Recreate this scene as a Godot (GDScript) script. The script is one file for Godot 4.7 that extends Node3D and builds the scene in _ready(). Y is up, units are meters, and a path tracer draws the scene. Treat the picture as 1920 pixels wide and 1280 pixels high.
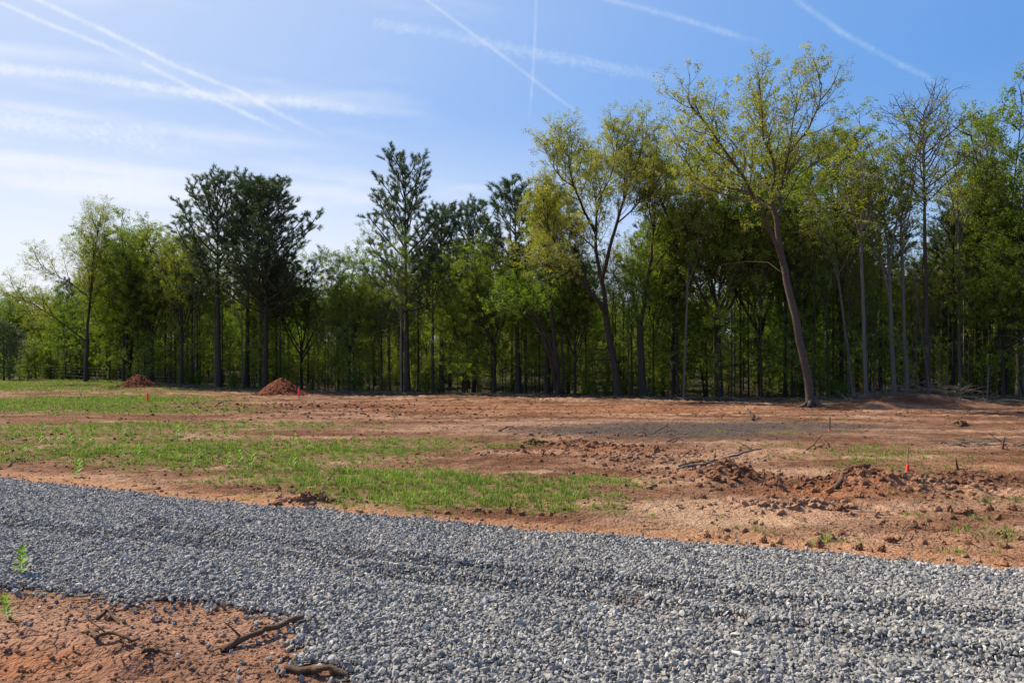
extends Node3D
# A cleared red-clay building lot in front of a wood edge, seen across a gravel drive. y up, metres; the camera looks along -z.

const FOCAL := 1464.0      # focal length in pixels of the 1920 x 1280 photograph
const EYE := 1.6           # eye height
const HORIZON := 695.0     # row of the horizon in the photograph

var rng := RandomNumberGenerator.new()
var counts := {}
var mats := {}
var n_big := FastNoiseLite.new()
var n_mid := FastNoiseLite.new()
var n_fine := FastNoiseLite.new()
var n_ridge := FastNoiseLite.new()
var quad_index := PackedInt32Array()
var edge_line := PackedVector2Array()
var road_far := PackedVector2Array()
var bare_corner := PackedVector2Array()
var ruts := []
var churn := []
var humps := []
var green := []
var tint_spots := []
var sun_towards := Vector3.ZERO


# ---------------------------------------------------------------- helpers

class Buf:
	var v := PackedVector3Array()
	var n := PackedVector3Array()
	var i := PackedInt32Array()

class Leaves:
	var v := PackedVector3Array()
	var c := PackedColorArray()


func ground_spot(px: float, py: float) -> Vector2:     # where a point of flat ground lies: (x, depth)
	var d := EYE * FOCAL / (py - HORIZON)
	return Vector2((px - 960.0) / FOCAL * d, d)


func spot(px: float, py: float, d: float) -> Vector3:
	return Vector3((px - 960.0) / FOCAL * d, EYE + (HORIZON - py) / FOCAL * d, -d)


func smooth(a: float, b: float, x: float) -> float:
	var t := clampf((x - a) / (b - a), 0.0, 1.0)
	return t * t * (3.0 - 2.0 * t)


func along(line: PackedVector2Array, x: float) -> float:
	var n := line.size()
	if x <= line[0].x:
		return line[0].y + (x - line[0].x) * (line[1].y - line[0].y) / (line[1].x - line[0].x)
	for k in range(1, n):
		if x <= line[k].x or k == n - 1:
			var a := line[k - 1]
			var b := line[k]
			return a.y + (x - a.x) * (b.y - a.y) / (b.x - a.x)
	return 0.0


func numbered(called: String) -> String:
	if not counts.has(called):
		counts[called] = 0
		return called
	counts[called] += 1
	return "%s_%03d" % [called, counts[called]]


func tag(o: Node3D, label: String, category := "", group := "", kind := "") -> Node3D:
	if label: o.set_meta("label", label)
	if category: o.set_meta("category", category)
	if group: o.set_meta("group", group)
	if kind: o.set_meta("kind", kind)
	return o


func base(called: String, at: Vector3, turn := 0.0) -> Node3D:
	var o := Node3D.new()
	o.name = numbered(called)
	add_child(o)
	o.position = at
	o.rotation.y = turn
	return o


func part(called: String, m: Mesh, mat: Material, parent: Node) -> MeshInstance3D:
	var o := MeshInstance3D.new()
	o.name = numbered(called) if parent == self else called
	o.mesh = m
	o.material_override = mat
	parent.add_child(o, true)
	return o


func mesh_of(b: Buf) -> ArrayMesh:
	var a := []
	a.resize(Mesh.ARRAY_MAX)
	a[Mesh.ARRAY_VERTEX] = b.v
	if b.n.size() == b.v.size(): a[Mesh.ARRAY_NORMAL] = b.n
	a[Mesh.ARRAY_INDEX] = b.i
	var m := ArrayMesh.new()
	m.add_surface_from_arrays(Mesh.PRIMITIVE_TRIANGLES, a)
	return m


func leaf_mesh(l: Leaves) -> ArrayMesh:
	var a := []
	a.resize(Mesh.ARRAY_MAX)
	a[Mesh.ARRAY_VERTEX] = l.v
	a[Mesh.ARRAY_COLOR] = l.c
	var quads := l.v.size() / 4
	while quad_index.size() < quads * 6:
		var k := quad_index.size() / 6 * 4
		quad_index.append_array(PackedInt32Array([k, k + 1, k + 2, k, k + 2, k + 3]))
	a[Mesh.ARRAY_INDEX] = quad_index.slice(0, quads * 6)
	var m := ArrayMesh.new()
	m.add_surface_from_arrays(Mesh.PRIMITIVE_TRIANGLES, a)
	return m


func tube(b: Buf, pts: PackedVector3Array, rad: PackedFloat32Array, sides: int) -> void:
	var n := pts.size()
	var first := b.v.size()
	var dir := (pts[1] - pts[0]).normalized()
	var side := dir.cross(Vector3(0.31, 0.2, 0.93)).normalized()
	var step := TAU / sides
	for i in n:
		if i > 0: dir = (pts[mini(i + 1, n - 1)] - pts[i - 1]).normalized()
		side = (side - dir * side.dot(dir)).normalized()
		var up := dir.cross(side)
		for k in sides:
			var o := side * cos(step * k) + up * sin(step * k)
			b.v.append(pts[i] + o * rad[i])
			b.n.append(o)
	for i in n - 1:
		for k in sides:
			var a := first + i * sides + k
			var c := first + i * sides + (k + 1) % sides
			b.i.append_array(PackedInt32Array([a, a + sides, c + sides, a, c + sides, c]))


func aim(dir: Vector3, roll: float, size := 1.0) -> Basis:   # a basis whose y points along dir
	var y := dir.normalized()
	var x := y.cross(Vector3(0.13, 0.31, 0.94)).normalized()
	var z := x.cross(y)
	return Basis(x * size, y * size, z * size) * Basis(Vector3.UP, roll)


# ---------------------------------------------------------------- materials

func noise_image(seed_: int, size: int, freq: float, octaves: int, lo: float, hi: float) -> Image:
	var f := FastNoiseLite.new()
	f.seed = seed_
	f.noise_type = FastNoiseLite.TYPE_SIMPLEX_SMOOTH
	f.frequency = freq
	f.fractal_octaves = octaves
	f.fractal_gain = 0.6
	var im := f.get_seamless_image(size, size)
	im.convert(Image.FORMAT_L8)
	var data := im.get_data()
	for k in data.size():
		data[k] = int(255.0 * lerpf(lo, hi, data[k] / 255.0))
	return Image.create_from_data(size, size, false, Image.FORMAT_L8, data)


func texture(seed_: int, size: int, freq: float, octaves: int, lo: float, hi: float) -> ImageTexture:
	return ImageTexture.create_from_image(noise_image(seed_, size, freq, octaves, lo, hi))


func lin(r: float, g: float, b: float) -> Color:
	return Color(r, g, b).linear_to_srgb()


func solid(called: String, c: Color, rough := 0.95) -> StandardMaterial3D:
	var m := StandardMaterial3D.new()
	m.resource_name = called
	m.albedo_color = c
	m.roughness = rough
	m.metallic_specular = 0.25
	mats[called] = m
	return m


func bark(called: String, c: Color, tex: Texture2D, scale: Vector3) -> void:
	var m := solid(called, c)
	m.albedo_texture = tex
	m.uv1_triplanar = true
	m.uv1_world_triplanar = true
	m.uv1_scale = scale
	m.heightmap_enabled = true
	m.heightmap_texture = tex
	m.heightmap_scale = 1.5


func leafy(called: String, through: Color, rough := 0.6) -> void:
	var m := solid(called, Color.WHITE, rough)
	m.vertex_color_use_as_albedo = true
	m.backlight_enabled = true
	m.backlight = through
	m.cull_mode = BaseMaterial3D.CULL_DISABLED


func make_materials() -> void:
	var grain := texture(11, 512, 0.02, 5, 0.55, 1.0)
	var soil := texture(12, 1024, 0.012, 6, 0.72, 1.0)
	var rough := texture(14, 1024, 0.03, 5, 0.0, 1.0)
	var m := solid("soil", Color.WHITE, 1.0)
	m.metallic_specular = 0.15
	m.vertex_color_use_as_albedo = true
	m.albedo_texture = soil
	m.uv1_triplanar = true
	m.uv1_world_triplanar = true
	m.uv1_scale = Vector3.ONE * 0.55
	m.heightmap_enabled = true
	m.heightmap_texture = rough
	m.heightmap_scale = 3.5
	m = solid("clay", lin(0.33, 0.17, 0.10), 1.0)
	m.metallic_specular = 0.15
	m.albedo_texture = soil
	m.uv1_triplanar = true
	m.uv1_world_triplanar = true
	m.uv1_scale = Vector3.ONE * 1.7
	m.heightmap_enabled = true
	m.heightmap_texture = rough
	m.heightmap_scale = 2.0
	var mound := m.duplicate() as StandardMaterial3D
	mound.resource_name = "mound_clay"
	mound.albedo_color = lin(0.21, 0.075, 0.042)
	mats["mound_clay"] = mound
	var roadbed := m.duplicate() as StandardMaterial3D
	roadbed.resource_name = "roadbed"
	roadbed.albedo_color = lin(0.2, 0.195, 0.19)
	mats["roadbed"] = roadbed
	m = solid("stone", Color.WHITE, 0.75)
	m.vertex_color_use_as_albedo = true
	m.albedo_texture = texture(15, 256, 0.03, 4, 0.6, 1.0)
	m.uv1_triplanar = true
	m.uv1_world_triplanar = true
	m.uv1_scale = Vector3.ONE * 9.0
	m = solid("clod", Color.WHITE, 1.0)
	m.metallic_specular = 0.15
	m.vertex_color_use_as_albedo = true
	m.albedo_texture = soil
	m.uv1_triplanar = true
	m.uv1_world_triplanar = true
	m.uv1_scale = Vector3.ONE * 3.0
	bark("oak_bark", lin(0.15, 0.12, 0.098), grain, Vector3(2.2, 0.7, 2.2))
	bark("pine_bark", lin(0.10, 0.08, 0.068), grain, Vector3(2.0, 0.9, 2.0))
	bark("pale_bark", lin(0.27, 0.24, 0.20), grain, Vector3(3.0, 1.2, 3.0))
	bark("dark_bark", lin(0.095, 0.078, 0.062), grain, Vector3(2.4, 0.8, 2.4))
	bark("red_bark", lin(0.165, 0.12, 0.095), grain, Vector3(2.2, 0.9, 2.2))
	bark("dead_wood", lin(0.20, 0.13, 0.085), grain, Vector3(9.0, 9.0, 9.0))
	bark("grey_wood", lin(0.22, 0.19, 0.16), grain, Vector3(9.0, 9.0, 9.0))
	bark("lath", lin(0.62, 0.42, 0.22), grain, Vector3(12.0, 4.0, 12.0))
	solid("ribbon", lin(0.85, 0.09, 0.09), 0.5)
	solid("wire", lin(0.3, 0.3, 0.29), 0.5)
	leafy("leaf", Color(0.95, 1.0, 0.48))
	leafy("catkin", Color(0.95, 1.0, 0.5))
	leafy("needle", Color(0.5, 0.6, 0.36), 0.5)
	leafy("grass", Color(0.7, 0.85, 0.35))


# ---------------------------------------------------------------- the lie of the land

func lay_out() -> void:
	for s in [[n_big, 3, 0.05], [n_mid, 5, 0.4], [n_fine, 7, 2.2], [n_ridge, 9, 1.1]]:
		var f: FastNoiseLite = s[0]
		f.seed = s[1]
		f.frequency = s[2]
		f.noise_type = FastNoiseLite.TYPE_SIMPLEX_SMOOTH
		f.fractal_octaves = 3
	n_ridge.fractal_type = FastNoiseLite.FRACTAL_RIDGED
	for p in [[-160, 118], [-68.9, 105], [-55.8, 95], [-43, 71], [-22.5, 60], [-18.4, 58], [-7, 51.5], [2.1, 46.5], [6.2, 43.5], [11.2, 42.5], [14.7, 41], [18.9, 42], [23.4, 44.5], [28.9, 45], [60, 43]]:
		edge_line.append(Vector2(p[0], p[1]))
	for p in [[-30, 26], [-12, 14.4], [-7.49, 11.43], [-4.4, 9.76], [-1.89, 8.64], [-0.107, 7.81], [1.575, 7.15], [4.01, 6.12], [8, 4.6], [30, -3]]:
		road_far.append(Vector2(p[0], p[1]))
	for p in [[-20, 13.5], [-6, 6.5], [-3.7, 5.64], [-2.37, 5.26], [-1.79, 5.12], [-1.32, 4.83], [-1.30, 4.5], [-0.95, 4.1], [-0.75, 3.6], [-0.5, 2.6], [-0.6, 0], [-20, 0]]:
		bare_corner.append(Vector2(p[0], p[1]))
	for line in [[[-60, 978], [128, 1003], [346, 1022], [492, 1036], [656, 1078], [856, 1097], [1012, 1112], [1153, 1128], [1300, 1160], [1461, 1192], [1900, 1252]], [[420, 1012], [620, 1042], [778, 1062], [934, 1080], [1100, 1093], [1300, 1117], [1461, 1139], [1655, 1156], [1865, 1176], [2100, 1200]]]:
		var l := PackedVector2Array()
		for p in line:
			l.append(ground_spot(p[0], p[1]))
		ruts.append(l)
	# churned ground: px, py, half width in metres, half depth in metres, how rough
	for c in [[1130, 848, 2.3, 1.6, 1.0], [1050, 840, 1.4, 0.9, 0.9], [1250, 870, 1.6, 1.2, 1.0], [1370, 905, 1.5, 1.1, 1.3], [1660, 915, 1.6, 0.9, 1.2], [1440, 945, 1.6, 0.5, 0.8], [700, 780, 6, 3, 0.8], [500, 765, 8, 4, 0.9], [350, 820, 5, 2, 0.7], [300, 860, 3, 1.5, 0.7], [150, 840, 4, 2, 0.6], [1500, 1010, 2.2, 0.7, 0.5], [1750, 1000, 1.6, 0.8, 0.7], [1850, 925, 2, 1.2, 0.8], [600, 925, 1.6, 0.6, 0.8], [580, 1240, 1.0, 0.5, 0.3], [200, 1240, 1.4, 0.5, 0.5], [900, 800, 8, 3, 0.5], [1300, 775, 8, 3, 0.5], [1700, 780, 8, 4, 0.5], [60, 785, 6, 2, 0.4]]:
		var g := ground_spot(c[0], c[1])
		churn.append([g.x, g.y, c[2], c[3], c[4]])
	# low heaps: px, py, half width, half depth, height
	for c in [[1350, 898, 0.75, 0.5, 0.16], [1200, 868, 0.8, 0.5, 0.12], [1085, 842, 0.7, 0.4, 0.13], [1600, 912, 0.5, 0.4, 0.12], [1680, 918, 0.9, 0.45, 0.16], [1810, 905, 0.8, 0.5, 0.13], [1000, 838, 0.5, 0.4, 0.10], [1720, 762, 3.6, 1.4, 0.55], [1640, 765, 1.2, 0.7, 0.22], [110, 724, 3.0, 1.2, 0.35], [1050, 755, 6.0, 1.6, 0.22], [820, 748, 5.0, 1.5, 0.15], [1430, 768, 2.0, 0.9, 0.14], [570, 944, 0.35, 0.2, 0.09], [1130, 820, 2.2, 0.9, 0.06], [1490, 955, 0.7, 0.15, 0.07], [200, 1225, 0.35, 0.2, 0.05], [330, 1262, 0.4, 0.1, 0.05], [640, 1268, 0.4, 0.12, 0.03]]:
		var g := ground_spot(c[0], c[1])
		humps.append([g.x, g.y, c[2], c[3], c[4]])
	# grass: px, py, half width, half depth, how dense
	for c in [[60, 760, 9, 9, 1.0], [170, 752, 6, 6, 1.0], [0, 735, 22, 12, 0.9], [300, 772, 6, 4, 0.5], [480, 838, 2.4, 1.6, 0.6], [440, 870, 2.4, 1.2, 0.55], [600, 885, 2.0, 1.0, 0.55], [690, 850, 2.2, 1.8, 0.6], [740, 835, 2.4, 1.4, 0.6], [790, 825, 1.4, 0.8, 0.7], [700, 905, 1.6, 1.3, 0.8], [830, 915, 2.1, 1.5, 1.1], [930, 935, 1.5, 0.9, 1.1], [860, 940, 1.5, 0.7, 0.9], [960, 838, 0.75, 0.45, 1.0], [1130, 905, 0.85, 0.6, 0.75], [1060, 960, 0.7, 0.3, 0.7], [200, 830, 4.5, 3, 0.5], [330, 850, 3, 2.2, 0.5], [100, 855, 3.5, 1.8, 0.38], [420, 905, 2.2, 0.5, 0.35], [270, 800, 6, 2.4, 0.5], [1660, 850, 2.1, 2.0, 0.38], [1450, 812, 2.0, 0.9, 0.5], [1420, 838, 1.4, 0.8, 0.3], [1750, 890, 1.5, 1.0, 0.28], [1890, 1005, 0.6, 0.4, 0.6], [1770, 1035, 0.5, 0.25, 0.45], [1560, 1018, 0.45, 0.15, 0.5], [1835, 978, 0.3, 0.15, 0.9], [1430, 1000, 0.9, 0.4, 0.22], [1350, 970, 1.2, 0.4, 0.25], [1220, 1000, 0.5, 0.25, 0.35], [1720, 968, 0.3, 0.15, 0.7], [1820, 740, 9, 2.4, 0.5], [1500, 790, 4, 1, 0.2], [90, 1118, 0.35, 0.12, 0.5], [1880, 940, 1.6, 0.8, 0.3], [1600, 870, 2.5, 1.4, 0.2], [560, 802, 4.5, 2, 0.35], [30, 812, 5, 3.5, 0.5]]:
		var g := ground_spot(c[0], c[1])
		green.append([g.x, g.y, c[2], c[3], c[4]])
	# soils of another colour: px, py, half width, half depth, share, colour
	var ash := Color(0.115, 0.10, 0.092)
	var sand := Color(0.55, 0.41, 0.28)
	var pink := Color(0.47, 0.30, 0.215)
	var orange := Color(0.36, 0.165, 0.085)
	var dark := Color(0.20, 0.09, 0.05)
	for c in [[1260, 808, 4.8, 2.8, 1.3, ash], [1180, 814, 2.4, 1.8, 0.9, ash], [1400, 799, 4.4, 1.9, 1.1, ash], [1560, 802, 2.2, 1.0, 0.8, ash], [1770, 830, 1.2, 0.8, 0.4, ash], [1380, 985, 1.3, 0.35, 0.75, sand], [1260, 965, 0.9, 0.4, 0.6, sand], [1270, 945, 0.6, 0.3, 0.5, sand], [1000, 888, 0.6, 0.2, 0.8, sand], [860, 800, 2.4, 0.7, 0.8, pink], [1010, 795, 2.4, 0.7, 0.7, pink], [330, 735, 8, 2.6, 0.7, pink], [200, 733, 6, 2.0, 0.6, pink], [1880, 945, 2.0, 0.5, 0.6, pink], [1330, 845, 1.5, 1.0, 0.5, pink], [560, 790, 3, 1, 0.5, pink], [450, 800, 3, 1, 0.4, pink], [1000, 770, 8, 3, 0.55, orange], [1250, 768, 8, 3, 0.55, orange], [800, 760, 7, 3, 0.45, orange], [1530, 925, 0.9, 0.5, 0.7, orange], [1545, 968, 1.5, 0.5, 0.7, Color(0.52, 0.33, 0.215)], [1800, 1020, 1.3, 0.5, 0.5, Color(0.48, 0.29, 0.185)], [1850, 880, 2.0, 1.2, 0.35, orange], [520, 765, 9, 3, 0.6, dark], [100, 785, 7, 2, 0.6, dark], [620, 925, 1.1, 0.35, 0.7, dark], [1140, 850, 1.6, 1.1, 0.45, orange], [1350, 905, 1.0, 0.7, 0.5, dark], [1660, 925, 1.1, 0.5, 0.4, orange], [200, 1200, 2.6, 1.3, 0.8, Color(0.37, 0.225, 0.16)], [20, 1265, 0.6, 0.25, 0.8, orange]]:
		var g := ground_spot(c[0], c[1])
		tint_spots.append([g.x, g.y, c[2], c[3], c[4], c[5]])


func blob(x: float, d: float, s: Array) -> float:
	var u := (x - float(s[0])) / float(s[2])
	var w := (d - float(s[1])) / float(s[3])
	var q := u * u + w * w
	return 0.0 if q > 3.2 else exp(-1.6 * q)


func gravel_at(x: float, d: float) -> float:     # distance inside the gravel, in metres, roughly; under 0 outside
	var wob := 0.07 * n_fine.get_noise_2d(x * 0.9, d * 0.9) + 0.05 * n_mid.get_noise_2d(x * 2.0, d * 2.0)
	var inside := (along(road_far, x) - d) * 0.9 + wob
	if x < 0.5 and d < 14.0:
		var p := Vector2(x + 1.6 * wob, d + 1.6 * wob)
		var near := 9.0
		for k in range(0, 9):
			near = minf(near, p.distance_to(Geometry2D.get_closest_point_to_segment(p, bare_corner[k], bare_corner[k + 1])))
		inside = minf(inside, -near if Geometry2D.is_point_in_polygon(p, bare_corner) else near)
	return inside


func land(x: float, d: float) -> float:          # the large shapes only
	var y := 0.75 * smooth(38, 78, d) * smooth(-14, -34, x)
	y += 0.05 * n_big.get_noise_2d(x * 1.6, d * 1.6) * smooth(6, 20, d)
	if d > 30.0:
		var past := d - along(edge_line, x)
		y -= 0.35 * smooth(-1.0, 7.0, past) * smooth(-50.0, -30.0, x)
		y += 0.07 * clampf(past - 10.0, 0.0, 60.0)
	if d > 110.0:
		y += 6.0 * smooth(110, 260, d)
	return y


func height(x: float, d: float) -> float:
	var y := land(x, d)
	if d > 75.0 or d < 0.0 or absf(x) > 45.0:
		return y
	for s in humps:
		if absf(x - s[0]) < 2.0 * s[2]:
			y += float(s[4]) * blob(x, d, s)
	var g := gravel_at(x, d) if d < 16.0 else -1.0
	var on := smooth(-0.03, 0.06, g)
	var rough := 0.75 if d < 6.3 else 0.42 if d < 14.0 else 0.55
	for s in churn:
		if absf(x - s[0]) < 2.0 * s[2]:
			rough = maxf(rough, float(s[4]) * blob(x, d, s))
	if d > 22.0: rough *= 1.0 + 0.04 * (d - 22.0)
	var bumps := 0.0
	if on < 0.99:
		bumps = 0.075 * rough * (n_ridge.get_noise_2d(x * 0.75, d * 1.1) + 0.35) + 0.05 * rough * n_fine.get_noise_2d(x, d * 1.2) + 0.028 * n_mid.get_noise_2d(x, d * 2.0)
		if d < 20.0: bumps += 0.03 * rough * n_fine.get_noise_2d(x * 3.2 + 60.0, d * 3.2)
		# the strip that was rolled along the gravel is smooth
		if g > -1.1: bumps *= 0.25 + 0.75 * smooth(-0.35, -0.8, g)
		# cleat prints of a dozer that crossed towards the road
		var tx := x - (3.95 + (9.4 - d) * 0.12)
		if absf(tx) < 0.26 and d > 7.7 and d < 10.6:
			bumps = bumps * 0.3 + 0.035 * sin(d * TAU / 0.17) * smooth(0.26, 0.2, absf(tx)) - 0.02
	var gravel := 0.035
	if on > 0.01:
		for l in ruts:
			if x > l[0].x - 1.0:
				var o := d - along(l, x)
				gravel += 0.036 * exp(-pow((o - 0.10) / 0.09, 2.0)) - 0.045 * exp(-pow((o + 0.12) / 0.12, 2.0))
		gravel += 0.02 * n_mid.get_noise_2d(x * 1.5, d * 1.5)
	return y + lerpf(bumps, gravel, on)


func meadow(x: float, d: float) -> float:        # 0 bare to 1 thick grass
	var g := 0.0
	for s in green:
		if absf(x - s[0]) < 2.0 * s[2]:
			g += float(s[4]) * blob(x, d, s)
	if d > 32.0:
		var past := d - along(edge_line, x)
		if past > -3.0 and past < 4.0: g += 0.55 * smooth(-3.0, 0.0, past + 2.0 * n_mid.get_noise_2d(x * 0.6, d * 0.6))
	if g < 0.02: return 0.0
	g += 0.55 * n_mid.get_noise_2d(x * 2.2 + 40.0, d * 2.2) * smooth(0.0, 0.4, g) + 0.25 * n_fine.get_noise_2d(x + 9.0, d) * smooth(0.0, 0.4, g)
	return clampf(g, 0.0, 1.0)


func soil_colour(x: float, d: float) -> Color:
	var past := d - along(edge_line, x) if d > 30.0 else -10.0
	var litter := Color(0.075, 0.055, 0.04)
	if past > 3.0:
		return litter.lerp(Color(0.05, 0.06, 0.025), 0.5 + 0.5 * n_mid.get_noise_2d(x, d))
	var a := n_mid.get_noise_2d(x * 0.55, d * 1.3)
	var b := n_fine.get_noise_2d(x * 0.8, d * 1.5)
	var c := Color(0.29, 0.168, 0.11)
	c = c.lerp(Color(0.46, 0.30, 0.205), smooth(0.0, 0.5, a + 0.3 * b))
	c = c.lerp(Color(0.165, 0.085, 0.052), smooth(-0.05, 0.45, -a + 0.5 * b))
	c = c.lerp(Color(0.17, 0.085, 0.052), 0.5 * smooth(0.1, 0.55, n_fine.get_noise_2d(x * 2.2 + 30.0, d * 3.0)))
	var warp := 0.6 + 0.9 * (0.5 + 0.5 * n_mid.get_noise_2d(x * 1.4 + 77.0, d * 2.6))
	for s in tint_spots:
		if absf(x - s[0]) < 2.0 * s[2]:
			c = c.lerp(s[5], clampf(float(s[4]) * blob(x, d, s) * warp, 0.0, 1.0))
	if d < 16.0:
		c = c.lerp(Color(0.47, 0.265, 0.15), 0.8 * smooth(-0.75, -0.35, (along(road_far, x) - d) * 0.9 + 0.25 * a) * smooth(0.3, 0.1, (along(road_far, x) - d)))
	var m := meadow(x, d)
	c = c.lerp(Color(0.20, 0.18, 0.07), 0.7 * smooth(0.1, 0.7, m))
	c = Color(c.r * 0.93, c.g * 0.89, c.b * 0.88)
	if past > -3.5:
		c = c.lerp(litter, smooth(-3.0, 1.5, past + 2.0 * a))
	if d > 70.0 or x < -45.0:
		c = c.lerp(Color(0.10, 0.13, 0.04), 0.8)
	return c


func grid_lines(stops: Array) -> PackedFloat32Array:   # [from, to, spacing at from, spacing at to] ...
	var out := PackedFloat32Array()
	for s in stops:
		var at: float = s[0]
		while at < s[1] - 1e-4:
			out.append(at)
			at += lerpf(s[2], s[3], (at - s[0]) / (s[1] - s[0]))
	out.append(stops[-1][1])
	return out


func build_ground() -> void:
	var xs := grid_lines([[-700, -60, 60, 4], [-60, -22, 2.0, 0.3], [-22, -6, 0.22, 0.07], [-6, 6.5, 0.055, 0.055], [6.5, 24, 0.07, 0.22], [24, 60, 0.3, 3], [60, 700, 4, 60]])
	var ds := grid_lines([[-60, 0, 12, 2], [0, 3.2, 1.0, 0.1], [3.2, 10, 0.045, 0.06], [10, 26, 0.07, 0.16], [26, 60, 0.18, 0.5], [60, 130, 0.8, 4], [130, 900, 6, 60]])
	var w := xs.size()
	var b := Buf.new()
	var col := PackedColorArray()
	for d in ds:
		for x in xs:
			b.v.append(Vector3(x, height(x, d), -d))
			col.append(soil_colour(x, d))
	for j in ds.size() - 1:
		for i in w - 1:
			var k := j * w + i
			b.i.append_array(PackedInt32Array([k, k + w, k + w + 1, k, k + w + 1, k + 1]))
	# smooth normals from the grid
	b.n.resize(b.v.size())
	var h := ds.size()
	for j in h:
		for i in w:
			var e := b.v[j * w + mini(i + 1, w - 1)] - b.v[j * w + maxi(i - 1, 0)]
			var f := b.v[mini(j + 1, h - 1) * w + i] - b.v[maxi(j - 1, 0) * w + i]
			b.n[j * w + i] = e.cross(f).normalized()
	var a := []
	a.resize(Mesh.ARRAY_MAX)
	a[Mesh.ARRAY_VERTEX] = b.v
	a[Mesh.ARRAY_NORMAL] = b.n
	a[Mesh.ARRAY_COLOR] = col
	a[Mesh.ARRAY_INDEX] = b.i
	var m := ArrayMesh.new()
	m.add_surface_from_arrays(Mesh.PRIMITIVE_TRIANGLES, a)
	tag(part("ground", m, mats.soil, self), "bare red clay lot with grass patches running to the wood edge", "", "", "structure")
	print("ground ", b.v.size(), " points")


func build_road() -> void:
	var b := Buf.new()
	var seen := {}
	var cell := 0.09
	for j in range(int(1.5 / cell), int(15.0 / cell)):
		for i in range(int(-12.0 / cell), int(9.0 / cell)):
			var x := i * cell
			var d := j * cell
			if gravel_at(x + cell / 2, d + cell / 2) < 0.03: continue
			var q := []
			for o in [[0, 0], [0, 1], [1, 1], [1, 0]]:
				var key := Vector2i(i + o[0], j + o[1])
				if not seen.has(key):
					seen[key] = b.v.size()
					b.v.append(Vector3(key.x * cell, height(key.x * cell, key.y * cell) + 0.006, -key.y * cell))
				q.append(seen[key])
			b.i.append_array(PackedInt32Array([q[0], q[1], q[2], q[0], q[2], q[3]]))
	tag(part("gravel_road", mesh_of(b), mats.roadbed, self), "grey gravel drive crossing in front of the clay lot", "", "", "structure")


# ---------------------------------------------------------------- sky and light

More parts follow.
